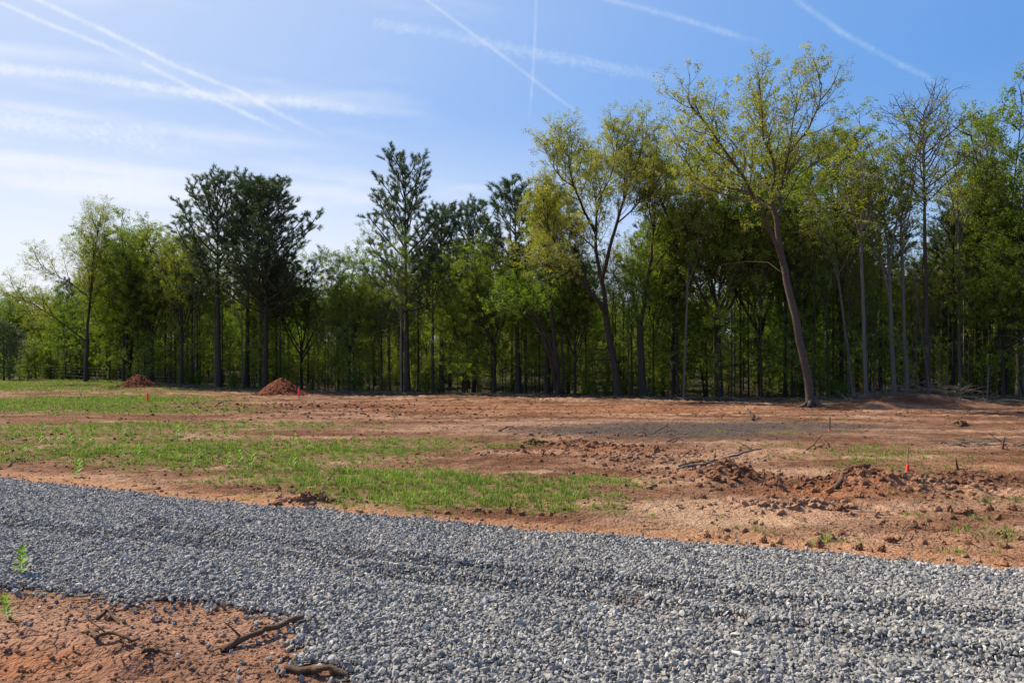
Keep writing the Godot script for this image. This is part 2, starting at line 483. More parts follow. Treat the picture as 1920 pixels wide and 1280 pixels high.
func sky_image() -> Image:
	var w := 1088     # 32 columns more at either side, cut off again after scaling
	var h := 512
	var wisp := FastNoiseLite.new()
	wisp.seed = 21
	wisp.frequency = 1.0
	wisp.fractal_octaves = 5
	wisp.fractal_gain = 0.55
	var data := PackedByteArray()
	data.resize(w * h * 3)
	var deep := Color(0.09, 0.20, 0.52)
	var mid := Color(0.13, 0.335, 0.735)
	var low := Color(0.58, 0.72, 0.93)
	var white := Color(0.92, 0.945, 1.0)
	for r in h:
		var el := PI / 2 - (r + 0.5) / h * PI
		var y := sin(el)
		var deg := rad_to_deg(el)
		for i in w:
			var around := TAU * (i - 32 + 0.5) / 1024.0 - PI / 2
			var dir := Vector3(cos(around) * cos(el), y, sin(around) * cos(el))
			var c: Color
			if deg < 0.0:
				c = Color(0.22, 0.2, 0.16)
			else:
				c = low.lerp(mid, smooth(0.0, 20.0, deg)).lerp(deep, smooth(10.0, 60.0, deg))
				var s := dir.dot(sun_towards)
				c = (c * (1.0 + 0.35 * clampf(s, 0.0, 1.0))).lerp(white, 0.8 * pow(clampf((s + 0.05) / 1.05, 0.0, 1.0), 3.0))
				c = c.lerp(white, 0.9 * smooth(19.0, 3.0, deg) * smooth(0.25, 0.75, s))
				# thin cirrus on a sheet high above
				var k := 1.0 / (y + 0.06)
				var p := Vector2(dir.x * k, dir.z * k)
				var u := p.rotated(0.35)
				var f := wisp.get_noise_2d(u.x * 0.7, u.y * 2.6) * 0.65 + wisp.get_noise_2d(u.x * 0.16 + 31.0, u.y * 0.5) * 0.8
				var veil := smooth(0.0, 0.6, f) * (0.08 + 0.42 * smooth(0.42, 0.85, s) + 0.3 * smooth(0.2, 0.6, s) * smooth(20.0, 8.0, deg))
				c = c.lerp(white, veil * smooth(0.0, 6.0, deg))
			c = c.linear_to_srgb()
			var at := (r * w + i) * 3
			data[at] = int(clampf(c.r, 0, 1) * 255.0)
			data[at + 1] = int(clampf(c.g, 0, 1) * 255.0)
			data[at + 2] = int(clampf(c.b, 0, 1) * 255.0)
	var im := Image.create_from_data(w, h, false, Image.FORMAT_RGB8, data)
	im.resize(4352, 2048, Image.INTERPOLATE_CUBIC)
	im = im.get_region(Rect2i(128, 0, 4096, 2048))
	# vapour trails: points in the photograph, half widths in pixels, strength, softness of their edges
	var trails := [
		[[[-160, -110], [60, -5], [200, 60], [330, 125], [450, 172], [520, 212], [640, 270]], 4.8, 0.72, 0.2],
		[[[-200, -90], [0, 5], [90, 45], [190, 84], [260, 118]], 4.0, 0.72, 0.1],
		[[[265, 118], [330, 150], [400, 186], [480, 222], [540, 250]], 4.4, 0.6, 0.3],
		[[[-300, 105], [0, 128], [150, 142], [300, 165], [430, 184], [560, 192], [680, 208], [780, 214]], 10.0, 0.66, 0.6],
		[[[-300, 180], [0, 222], [120, 240], [250, 258], [420, 276]], 20.0, 0.5, 1.1],
		[[[-300, 300], [0, 325], [180, 335], [340, 345]], 30.0, 0.45, 1.0],
		[[[760, -30], [800, 0], [870, 52], [960, 118], [1040, 180], [1120, 236]], 3.0, 0.42, 0.25],
		[[[1006, -60], [1003, 60], [998, 150], [990, 236]], 2.4, 0.36, 0.2],
		[[[700, 44], [820, 62], [960, 92], [1080, 115], [1180, 134], [1300, 154]], 10.0, 0.3, 1.0],
		[[[1080, -20], [1160, 4], [1260, 30], [1350, 58], [1450, 86]], 5.5, 0.3, 0.6],
		[[[1440, -45], [1500, 5], [1580, 62], [1660, 106], [1740, 146], [1800, 178]], 6.0, 0.3, 0.5],
		[[[2200, 60], [2500, 160], [2900, 330], [3400, 520]], 8.0, 0.4, 0.4],
		[[[-900, 40], [-700, 160], [-450, 330], [-300, 480]], 9.0, 0.4, 0.4],
	]
	for t in trails:
		trail(im, t[0], t[1], t[2], t[3], wisp)
	return im


func trail(im: Image, pts: Array, half: float, strength: float, ragged: float, noise: FastNoiseLite) -> void:
	var length := 0.0
	var done := {}
	for k in pts.size() - 1:
		var a := Vector2(pts[k][0], pts[k][1])
		var b := Vector2(pts[k + 1][0], pts[k + 1][1])
		var n := maxi(2, int(a.distance_to(b) / 1.2))
		var across := (b - a).normalized().orthogonal()
		for s in n:
			var q := a.lerp(b, float(s) / n)
			length += a.distance_to(b) / n
			var fade := minf(1.0, 4.0 * (1.0 - (k + float(s) / n) / (pts.size() - 1)))
			var puff := 0.75 + 0.5 * noise.get_noise_2d(length * 0.02, half * 7.0)
			var reach := half * 2.6
			var o := -reach
			while o <= reach:
				var p := q + across * o
				var dir := Vector3((p.x - 960.0) / FOCAL, (HORIZON - p.y) / FOCAL, -1.0).normalized()
				var u := int((atan2(dir.z, dir.x) + PI / 2) / TAU * 4096.0 + 4096.0) % 4096
				var v := int((PI / 2 - asin(dir.y)) / PI * 2048.0)
				var key := u * 4096 + v
				if v >= 0 and v < 1024 and not done.has(key):
					done[key] = true
					var edge := o / half + ragged * 1.2 * noise.get_noise_2d(length * 0.05, o * 0.1 + half)
					var f := strength * fade * puff * exp(-edge * edge * 1.3) * (1.0 + ragged * 0.8 * noise.get_noise_2d(length * 0.11 + 50.0, o * 0.25))
					var c := im.get_pixel(u, v)
					im.set_pixel(u, v, c.lerp(Color(0.955, 0.97, 1.0), clampf(f, 0, 1)))
				o += 1.0


func build_light() -> void:
	var az := deg_to_rad(-56.0)
	var el := deg_to_rad(43.0)
	sun_towards = Vector3(sin(az) * cos(el), sin(el), -cos(az) * cos(el))
	var cam := Camera3D.new()
	cam.name = "camera"
	cam.projection = Camera3D.PROJECTION_FRUSTUM
	cam.near = 0.1
	cam.far = 2000.0
	cam.size = 0.1 * 2.0 * 640.0 / FOCAL
	cam.frustum_offset = Vector2(0, 0.1 * (HORIZON - 640.0) / FOCAL)
	cam.position = Vector3(0, EYE, 0)
	add_child(cam)
	cam.current = true
	var env := Environment.new()
	env.background_mode = Environment.BG_SKY
	var sky := Sky.new()
	var pano := PanoramaSkyMaterial.new()
	pano.panorama = ImageTexture.create_from_image(sky_image())
	pano.energy_multiplier = 0.535
	sky.sky_material = pano
	env.sky = sky
	env.tonemap_mode = Environment.TONE_MAPPER_LINEAR
	env.tonemap_exposure = 1.9
	env.sdfgi_enabled = true
	env.ssao_enabled = true
	env.ssil_enabled = true
	var we := WorldEnvironment.new()
	we.name = "environment"
	we.environment = env
	add_child(we)
	var sun := DirectionalLight3D.new()
	sun.name = "sun"
	sun.light_energy = 1.6
	sun.light_color = Color(1.0, 0.94, 0.84)
	sun.light_angular_distance = 0.5
	sun.shadow_enabled = true
	add_child(sun)
	sun.basis = Basis.looking_at(-sun_towards, Vector3.UP)


# ---------------------------------------------------------------- plants: growing wood and leaves

var sprays := {}

func spray_kind(called: String, variants: int, leaves: int, length: float, leaf: float, wide: float, droop: float, colours: Array) -> void:
	# one twig's worth of leaves (4 points each) along +y, in a few variants, each in a few tones
	var shapes := []
	var tones := []
	for k in variants:
		var v := PackedVector3Array()
		for j in leaves:
			var at := Vector3(0, length * (0.15 + 0.85 * j / leaves), 0) + Vector3(rng.randf_range(-1, 1), rng.randf_range(-0.5, 0.5), rng.randf_range(-1, 1)) * length * 0.22
			var yaw := rng.randf() * TAU
			var out := Vector3(cos(yaw), rng.randf_range(-droop, 1.0 - droop), sin(yaw)).normalized()
			var side := out.cross(Vector3(rng.randf_range(-0.5, 0.5), 1, rng.randf_range(-0.5, 0.5))).normalized()
			var lift := side.cross(out) * leaf * 0.16
			var l := leaf * rng.randf_range(0.7, 1.25)
			v.append_array(PackedVector3Array([at, at + out * l * 0.5 + side * l * wide + lift, at + out * l, at + out * l * 0.5 - side * l * wide + lift]))
		shapes.append(v)
		var of := []
		for c in colours:
			var a := PackedColorArray()
			for j in leaves:
				var f := rng.randf_range(0.75, 1.3)
				var t := Color(c.r * f * rng.randf_range(0.9, 1.1), c.g * f, c.b * f * rng.randf_range(0.8, 1.2))
				a.append_array(PackedColorArray([t, t, t, t]))
			of.append(a)
		tones.append(of)
	sprays[called] = [shapes, tones]


func tuft_kind(called: String, variants: int, needles: int, length: float, needle: float, thick: float, colours: Array) -> void:
	# a pine's bottle-brush shoot along +y
	var shapes := []
	var tones := []
	for k in variants:
		var v := PackedVector3Array()
		for j in needles:
			var at := Vector3(0, length * j / needles, 0)
			var yaw := rng.randf() * TAU
			var out := Vector3(cos(yaw), rng.randf_range(0.5, 1.5), sin(yaw)).normalized()
			var side := out.cross(Vector3(rng.randf_range(-1, 1), rng.randf_range(-1, 1), rng.randf_range(-1, 1))).normalized() * thick
			var l := needle * rng.randf_range(0.75, 1.15)
			v.append_array(PackedVector3Array([at - side, at + side, at + out * l + side * 0.25, at + out * l - side * 0.25]))
		shapes.append(v)
		var of := []
		for c in colours:
			var a := PackedColorArray()
			for j in needles:
				var f := rng.randf_range(0.7, 1.3)
				var t := Color(c.r * f, c.g * f, c.b * f)
				a.append_array(PackedColorArray([t, t, t, t]))
			of.append(a)
		tones.append(of)
	sprays[called] = [shapes, tones]


func put_spray(l: Leaves, kind: String, at: Vector3, dir: Vector3, size: float, tone := -1) -> void:
	var k: Array = sprays[kind]
	var n := rng.randi() % int(k[0].size())
	l.v.append_array(Transform3D(aim(dir, rng.randf() * TAU, size), at) * k[0][n])
	l.c.append_array(k[1][n][tone if tone >= 0 else rng.randi() % int(k[1][n].size())])


func limb_path(at: Vector3, dir: Vector3, length: float, steps: int, up: float, wobble: float) -> PackedVector3Array:
	var pts := PackedVector3Array([at])
	var d := dir
	for k in steps:
		d = (d + Vector3(rng.randf_range(-1, 1), rng.randf_range(-1, 1), rng.randf_range(-1, 1)) * wobble + Vector3.UP * up).normalized()
		at += d * length / steps
		pts.append(at)
	return pts


func taper(n: int, r0: float, r1: float) -> PackedFloat32Array:
	var r := PackedFloat32Array()
	for k in n:
		r.append(lerpf(r0, r1, float(k) / (n - 1)))
	return r


func path_at(pts: PackedVector3Array, t: float) -> Array:
	var f := clampf(t, 0, 0.9999) * (pts.size() - 1)
	var k := int(f)
	return [pts[k].lerp(pts[k + 1], f - k), (pts[k + 1] - pts[k]).normalized()]


func path_length(pts: PackedVector3Array) -> float:
	var s := 0.0
	for k in pts.size() - 1:
		s += pts[k].distance_to(pts[k + 1])
	return s


# p.levels: one dictionary for each level of branching below the given limb:
#   n (per metre), start, angle (degrees), length (metres), shrink (share of length left at the tip), up, wobble, r, steps, sides, sprays, spray size
func ramify(pts: PackedVector3Array, r_here: float, level: int, p: Dictionary, wood: Buf, l: Leaves) -> void:
	var lv: Dictionary = p.levels[level]
	var total := path_length(pts)
	var start: float = lv.start
	var count := maxi(1, int(round(float(lv.n) * total * (1.0 - start) * rng.randf_range(0.85, 1.15))))
	var yaw := rng.randf() * TAU
	var last: bool = level + 1 >= p.levels.size()
	for c in count:
		var t := start + (1.0 - start) * (c + rng.randf()) / count
		var pd := path_at(pts, t)
		var dir: Vector3 = pd[1]
		yaw += 2.4 + rng.randf_range(-0.5, 0.5)
		var u := (t - start) / (1.0 - start)
		var len0: float = float(lv.length) * rng.randf_range(0.65, 1.2)
		match lv.get("shape", ""):
			"egg": len0 *= 0.35 + 0.9 * sin(PI * pow(clampf(u, 0, 1), 0.7) * 0.94 + 0.12)
			"cone": len0 *= 1.05 - 0.85 * u
			"top": len0 *= 0.45 + 0.75 * sin(PI * clampf(0.25 + 0.7 * u, 0, 1))
			_: len0 *= lerpf(1.0, float(lv.get("shrink", 0.6)), u)
		var ang := deg_to_rad(float(lv.angle) * rng.randf_range(0.8, 1.2))
		if lv.has("angle_top"): ang = deg_to_rad(lerpf(lv.angle, lv.angle_top, u) * rng.randf_range(0.85, 1.15))
		var bas := aim(dir, yaw)
		var out := (bas.y * cos(ang) + bas.x * sin(ang)).normalized()
		var steps: int = lv.get("steps", 3)
		var path := limb_path(pd[0], out, len0, steps, lv.get("up", 0.05), lv.get("wobble", 0.12))
		var r0 := minf(r_here * 0.7, float(lv.r) * (0.5 + 0.5 * len0 / float(lv.length)))
		tube(wood, path, taper(steps + 1, r0, r0 * 0.35), lv.get("sides", 4))
		if not last:
			ramify(path, r0, level + 1, p, wood, l)
		if p.get("spray", "") and (last or lv.get("tip", true)):
			var many: int = lv.get("sprays", 2) if last else 1
			for s in many:
				if rng.randf() > float(p.get("full", 1.0)): continue
				var q := path_at(path, 1.0 - 0.75 * float(s) / maxf(many, 1))
				var sd: Vector3 = q[1]
				sd = (sd + Vector3(rng.randf_range(-1, 1), rng.randf_range(-0.6, 1), rng.randf_range(-1, 1)) * float(p.get("spread", 0.5)) * (0.4 if s == 0 else 1.0)).normalized()
				if p.has("rise"): sd = (sd + Vector3.UP * float(p.rise)).normalized()
				put_spray(l, p.spray, q[0], sd, float(p.get("size", 1.0)) * rng.randf_range(0.8, 1.25))


func trunk_path(h: float, lean: Vector2, wobble: float, steps: int) -> PackedVector3Array:
	var pts := PackedVector3Array()
	var off := Vector2.ZERO
	for k in steps + 1:
		var t := float(k) / steps
		if k > 1: off += Vector2(rng.randf_range(-1, 1), rng.randf_range(-1, 1)) * wobble * h / steps
		pts.append(Vector3(lean.x * t + off.x, h * t - (0.3 if k == 0 else 0.0), lean.y * t + off.y))
	return pts


func trunk_radii(n: int, r: float, top: float) -> PackedFloat32Array:
	var out := PackedFloat32Array()
	for k in n:
		var t := float(k) / (n - 1)
		out.append(r * lerpf(1.0, top, pow(t, 0.9)) * (1.0 + 0.35 * exp(-t * 26.0)))
	return out


func grown(p: Dictionary) -> Array:    # [trunk with its branches, crown or null]
	var wood := Buf.new()
	var l := Leaves.new()
	for s in int(p.get("stems", 1)):
		var lean: Vector2 = p.get("lean", Vector2.ZERO)
		var h: float = p.h
		if s > 0:
			lean = Vector2.from_angle(rng.randf() * TAU) * h * rng.randf_range(0.08, 0.2)
			h *= rng.randf_range(0.75, 0.95)
		var bole := h * (float(p.fork[0]) if p.has("fork") else 1.0)
		var pts := trunk_path(bole, lean * bole / h, p.get("wobble", 0.02), p.get("steps", 9))
		if s > 0:
			for k in pts.size():
				pts[k] += Vector3(lean.x, 0, lean.y).normalized() * float(p.r) * 1.2
		tube(wood, pts, trunk_radii(pts.size(), p.r, 0.72 if p.has("fork") else p.get("top", 0.12)), 8)
		if p.has("fork"):              # the bole parts into rising limbs
			var yaw := rng.randf() * TAU
			var n: int = p.fork[1]
			for k in n:
				yaw += TAU / n + rng.randf_range(-0.5, 0.5)
				var q := path_at(pts, 1.0 if k < 2 else rng.randf_range(0.62, 1.0))
				var tip := deg_to_rad(float(p.fork[2])) * (0.35 if k == 0 else rng.randf_range(0.7, 1.3))
				var dir := Vector3(cos(yaw) * sin(tip), cos(tip), sin(yaw) * sin(tip))
				var path := limb_path(q[0], dir, (h - q[0].y) * (1.0 if k == 0 else rng.randf_range(0.72, 1.0)), 7, 0.03, 0.11)
				var r0 := float(p.r) * 0.72 * rng.randf_range(0.55, 0.8)
				tube(wood, path, taper(8, r0, 0.012), 6)
				ramify(path, r0, 0, p, wood, l)
			if p.has("skirt"):         # small branches on the bole below the fork
				var low := p.duplicate(true)
				low.levels[0].merge(p.skirt, true)
				ramify(pts, p.r, 0, low, wood, l)
		else:
			ramify(pts, p.r, 0, p, wood, l)
		if p.get("dead", 0) > 0:       # dead stubs low on the stem
			for k in int(p.dead):
				var q := path_at(pts, rng.randf_range(0.12, 0.55 * h / bole if bole < h else 0.55))
				var yaw := rng.randf() * TAU
				var path := limb_path(q[0], Vector3(cos(yaw), rng.randf_range(-0.2, 0.35), sin(yaw)), rng.randf_range(0.4, 1.6), 3, 0.0, 0.2)
				tube(wood, path, taper(4, 0.018, 0.006), 3)
		if p.get("spray", "") and not p.has("fork"):
			put_spray(l, p.spray, pts[-1], Vector3.UP, 1.2)
	return [mesh_of(wood), leaf_mesh(l) if l.v.size() else null]


# drawn limbs: each a list of photograph points with the metres they stand behind the base, and the radius at both ends
func drawn(limbs: Array, depth: float, p: Dictionary, pivot := 0.0, shrink := 1.0) -> Array:    # [trunk, crown, limb, limb ...]; limbs end a little below where their twigs reach
	var l := Leaves.new()
	var foot: Vector3
	var out := [null, null]
	for n in limbs.size():
		var wood := Buf.new()
		var limb: Array = limbs[n]
		var pts := PackedVector3Array()
		for q in limb[0]:
			var w := spot(q[0], q[1] if q[1] > pivot else pivot - (pivot - q[1]) * shrink, depth)
			w.z -= q[2] if q.size() > 2 else 0.0
			if n == 0 and pts.is_empty():
				foot = w
			pts.append(w - foot)
		# a few more points between, slightly off the line
		var fine := PackedVector3Array()
		for k in pts.size() - 1:
			fine.append(pts[k])
			fine.append((pts[k] + pts[k + 1]) / 2 + Vector3(rng.randf_range(-1, 1), 0, rng.randf_range(-1, 1)) * 0.025 * pts[k].distance_to(pts[k + 1]))
		fine.append(pts[-1])
		if n == 0:
			fine[0].y -= 0.4
			tube(wood, fine, trunk_radii(fine.size(), limb[1], limb[2] / limb[1]), 12)
		else:
			tube(wood, fine, taper(fine.size(), limb[1], limb[2]), 7)
		if limb[3] > 0.0:
			var mine := p.duplicate(true)
			mine.levels[0].start = limb[3]
			ramify(fine, limb[1], 0, mine, wood, l)
		if n == 0: out[0] = mesh_of(wood)
		else: out.append(mesh_of(wood))
	out[1] = leaf_mesh(l) if l.v.size() else null
	return out


func stand(called: String, made: Array, bark_name: String, leaf_name: String, at: Vector3, turn: float, size: Vector3, label: String, category := "tree", group := "") -> Node3D:
	var o := base(called, at, turn)
	o.scale = size
	part("trunk", made[0], mats[bark_name], o)
	for k in range(2, made.size()):
		part("limb", made[k], mats[bark_name], o)
	if made[1]: part("crown", made[1], mats[leaf_name], o)
	return tag(o, label, category, group)


func make_sprays() -> void:
	var fresh := [Color(0.165, 0.225, 0.04), Color(0.205, 0.265, 0.05), Color(0.14, 0.20, 0.036), Color(0.25, 0.29, 0.062)]
	var later := [Color(0.135, 0.215, 0.042), Color(0.16, 0.245, 0.05), Color(0.19, 0.265, 0.055)]
	var lime := [Color(0.224, 0.244, 0.068), Color(0.280, 0.286, 0.087), Color(0.191, 0.208, 0.056)]
	var olive := [Color(0.31, 0.30, 0.10), Color(0.36, 0.335, 0.115), Color(0.26, 0.265, 0.085), Color(0.28, 0.30, 0.09)]
	var dusk := [Color(0.092, 0.13, 0.065), Color(0.082, 0.118, 0.06), Color(0.115, 0.15, 0.076)]
	var brown := [Color(0.24, 0.17, 0.085), Color(0.27, 0.2, 0.10), Color(0.19, 0.17, 0.07)]
	spray_kind("green", 7, 19, 0.46, 0.088, 0.34, 0.45, fresh)
	spray_kind("lime", 6, 14, 0.42, 0.09, 0.34, 0.45, lime)
	spray_kind("olive", 7, 17, 0.38, 0.072, 0.33, 0.6, olive)
	spray_kind("pale", 6, 13, 0.42, 0.072, 0.3, 0.4, lime + olive)
	spray_kind("later", 6, 18, 0.46, 0.088, 0.34, 0.5, later)
	spray_kind("rusty", 5, 8, 0.4, 0.085, 0.3, 0.5, brown + olive)
	tuft_kind("pine", 9, 42, 0.24, 0.19, 0.009, dusk)
	tuft_kind("cedar", 5, 22, 0.34, 0.12, 0.013, [Color(0.13, 0.158, 0.075), Color(0.15, 0.175, 0.085), Color(0.115, 0.145, 0.07)])


func lev(n: float, start: float, angle: float, length: float, r: float, more := {}) -> Dictionary:
	var d := {"n": n, "start": start, "angle": angle, "length": length, "r": r}
	d.merge(more, true)
	return d


var shapes := {}

func make_shapes() -> void:
	# wide old-field pines
	for k in 4:
		shapes["pine%d" % k] = grown({"h": 17.5, "r": 0.22, "top": 0.1, "wobble": 0.012, "steps": 12, "dead": 5, "spray": "pine", "spread": 0.9, "rise": 0.4, "size": 1.1, "levels": [
			lev([4.2, 4.6, 3.2, 4.0][k], [0.42, 0.4, 0.36, 0.5][k], 78, [3.9, 4.2, 3.5, 2.9][k], 0.07, {"angle_top": 36, "shape": "top", "up": 0.15, "wobble": 0.16, "steps": 6, "sides": 5}),
			lev(3.9, 0.22, 54, 1.15, 0.018, {"shrink": 0.6, "up": 0.16, "wobble": 0.32, "sprays": 4, "steps": 3, "sides": 3})]})
	for k in 2:   # young narrow pines
		shapes["young_pine%d" % k] = grown({"h": 14.0, "r": 0.14, "top": 0.12, "wobble": 0.01, "dead": 8, "spray": "pine", "spread": 0.5, "rise": 0.5, "size": 1.05, "levels": [
			lev(5.0, 0.58, 70, 2.0, 0.04, {"angle_top": 32, "shape": "top", "up": 0.17, "steps": 4}),
			lev(3.4, 0.3, 42, 0.75, 0.015, {"up": 0.2, "sprays": 3, "steps": 2, "sides": 3})]})
	# broad leafy trees in fresh leaf
	for k in 4:
		shapes["leafy%d" % k] = grown({"h": 12.5, "r": 0.16, "wobble": 0.03, "stems": [1, 2, 1, 1][k], "fork": [[0.36, 7, 27], [0.4, 4, 24], [0.3, 7, 30], [0.34, 6, 24]][k], "skirt": {"start": 0.35, "length": 2.4, "angle": 68, "n": 2.5}, "steps": 6, "spray": ["green", "green", "later", "lime"][k], "spread": 0.9, "levels": [
			lev([2.8, 2.8, 2.9, 2.4][k], 0.22, 52, 1.9, 0.04, {"shrink": 0.5, "up": 0.05, "steps": 4, "sides": 4}),
			lev(2.8, 0.2, 48, 0.85, 0.016, {"shrink": 0.6, "up": 0.03, "steps": 2, "sides": 3}),
			lev(3.8, 0.25, 50, 0.4, 0.007, {"sprays": 3, "steps": 1, "sides": 3})]})
	# pale, thin-leaved trees
	for k in 2:
		shapes["pale%d" % k] = grown({"h": 13.5, "r": 0.13, "wobble": 0.02, "fork": [0.4, 5, 22], "steps": 6, "spray": "pale", "spread": 0.9, "full": 0.85, "levels": [
			lev(2.4, 0.2, 46, 1.8, 0.035, {"shrink": 0.55, "up": 0.1, "steps": 4, "sides": 4}),
			lev(2.6, 0.2, 42, 0.85, 0.014, {"shrink": 0.6, "up": 0.08, "steps": 3, "sides": 3}),
			lev(3.4, 0.25, 45, 0.4, 0.006, {"sprays": 2, "steps": 1, "sides": 3})]})
	# tall slim edge trees, bare below
	for k in 5:
		shapes["slim%d" % k] = grown({"h": 15.5, "r": 0.085, "wobble": 0.02, "steps": 10, "dead": 7, "fork": [[0.6, 4, 17], [0.5, 4, 16], [0.62, 4, 19], [0.45, 5, 17], [0.55, 5, 18]][k], "spray": ["pale", "green", "olive", "later", "rusty"][k], "spread": 0.9, "full": [0.85, 0.95, 0.95, 1.0, 0.85][k], "levels": [
			lev(2.5, 0.15, 46, 1.35, 0.024, {"shrink": 0.55, "up": 0.1, "steps": 4, "sides": 4}),
			lev(2.8, 0.2, 42, 0.65, 0.011, {"up": 0.06, "steps": 2, "sides": 3}),
			lev(3.4, 0.25, 46, 0.36, 0.006, {"sprays": 2, "steps": 1, "sides": 3})]})
	# understorey saplings, leaves in level layers
	for k in 4:
		shapes["sapling%d" % k] = grown({"h": 6.0, "r": 0.035, "top": 0.15, "wobble": 0.035, "spray": ["later", "green", "later", "lime"][k], "spread": 0.8, "full": [0.55, 0.5, 0.45, 0.5][k], "levels": [
			lev(4.8, [0.12, 0.2, 0.25, 0.25][k], 72, 1.6, 0.014, {"angle_top": 38, "shape": "egg", "up": 0.03, "steps": 3, "sides": 3}),
			lev(3.6, 0.2, 50, 0.55, 0.007, {"up": 0.0, "sprays": 2, "steps": 2, "sides": 3})]})
	# dense dark evergreens
	for k in 2:
		shapes["cedar%d" % k] = grown({"h": 13.0, "r": 0.15, "top": 0.1, "wobble": 0.012, "dead": 8, "spray": "cedar", "spread": 0.8, "rise": 0.15, "size": 1.2, "levels": [
			lev(6.5, 0.2, 76, 2.7, 0.035, {"angle_top": 34, "shape": "cone", "up": 0.05, "steps": 4}),
			lev(3.8, 0.15, 48, 0.9, 0.013, {"up": 0.04, "sprays": 4, "steps": 2, "sides": 3})]})
	# an evergreen clothed to the ground
	shapes["cedar2"] = grown({"h": 6.0, "r": 0.1, "top": 0.1, "wobble": 0.02, "spray": "cedar", "spread": 0.8, "rise": 0.15, "size": 1.1, "levels": [
		lev(9.0, 0.06, 74, 2.3, 0.03, {"angle_top": 40, "shape": "egg", "up": 0.06, "steps": 4}),
		lev(4.2, 0.12, 48, 0.8, 0.012, {"up": 0.04, "sprays": 4, "steps": 2, "sides": 3})]})
	# low bushes
	for k in 3:
		shapes["bush%d" % k] = grown({"h": 1.7, "r": 0.02, "stems": 5, "top": 0.2, "wobble": 0.06, "steps": 4, "spray": ["green", "later", "lime"][k], "spread": 1.0, "size": 0.8, "levels": [
			lev(7.0, 0.05, 55, 0.6, 0.009, {"angle_top": 35, "steps": 2, "sides": 3, "up": 0.03}),
			lev(5.0, 0.2, 50, 0.25, 0.005, {"sprays": 1, "steps": 1, "sides": 3})]})
	# bare dead tree
	shapes["bare"] = grown({"h": 18.0, "r": 0.19, "top": 0.12, "wobble": 0.008, "steps": 12, "dead": 10, "levels": [
		lev(6.0, 0.66, 62, 2.9, 0.045, {"angle_top": 40, "shape": "top", "up": 0.12, "wobble": 0.2, "steps": 5}),
		lev(4.2, 0.2, 48, 1.1, 0.02, {"up": 0.08, "wobble": 0.25, "steps": 3, "sides": 3}),
		lev(5.5, 0.2, 50, 0.5, 0.014, {"steps": 2, "sides": 3})]})
	# bare thin saplings
	for k in 2:
		shapes["whip%d" % k] = grown({"h": 6.5, "r": 0.04, "top": 0.2, "wobble": 0.045, "steps": 8, "levels": [
			lev(1.6, 0.3, 55, 1.0, 0.014, {"up": 0.04, "wobble": 0.3, "steps": 3, "sides": 3}),
			lev(2.4, 0.3, 50, 0.35, 0.007, {"steps": 2, "sides": 3})]})


func ground_y(x: float, d: float) -> float:
	return height(x, d)


func plant(called: String, shape: String, bark_name: String, leaf_name: String, px: float, d: float, tall: float, wide: float, label: String, group := "", turn := -1.0) -> Node3D:
	var x := (px - 960.0) / FOCAL * d
	return plant_at(called, shape, bark_name, leaf_name, x, d, tall, wide, label, group, turn)


func tall_of(shape: String) -> float:
	var m: Mesh = shapes[shape][1] if shapes[shape][1] else shapes[shape][0]
	return m.get_aabb().end.y


func plant_at(called: String, shape: String, bark_name: String, leaf_name: String, x: float, d: float, tall: float, wide: float, label: String, group := "", turn := -1.0) -> Node3D:
	var k: float = tall / tall_of(shape)
	var w := k * wide
	return stand(called, shapes[shape], bark_name, leaf_name, Vector3(x, ground_y(x, d), -d), rng.randf() * TAU if turn < 0 else turn, Vector3(w, k, w), label, "bush" if shape.begins_with("bush") else "tree", group)


func tilt(o: Node3D, lean: float) -> Node3D:     # the top moves to the side by so many metres in ten
	o.basis = Basis(Vector3.BACK, -atan(lean / 10.0)) * o.basis
	return o


func tall_to(py: float, px: float, d: float) -> float:
	return EYE + (HORIZON - py) / FOCAL * d - ground_y((px - 960.0) / FOCAL * d, d)


# ---------------------------------------------------------------- the trees one can tell apart

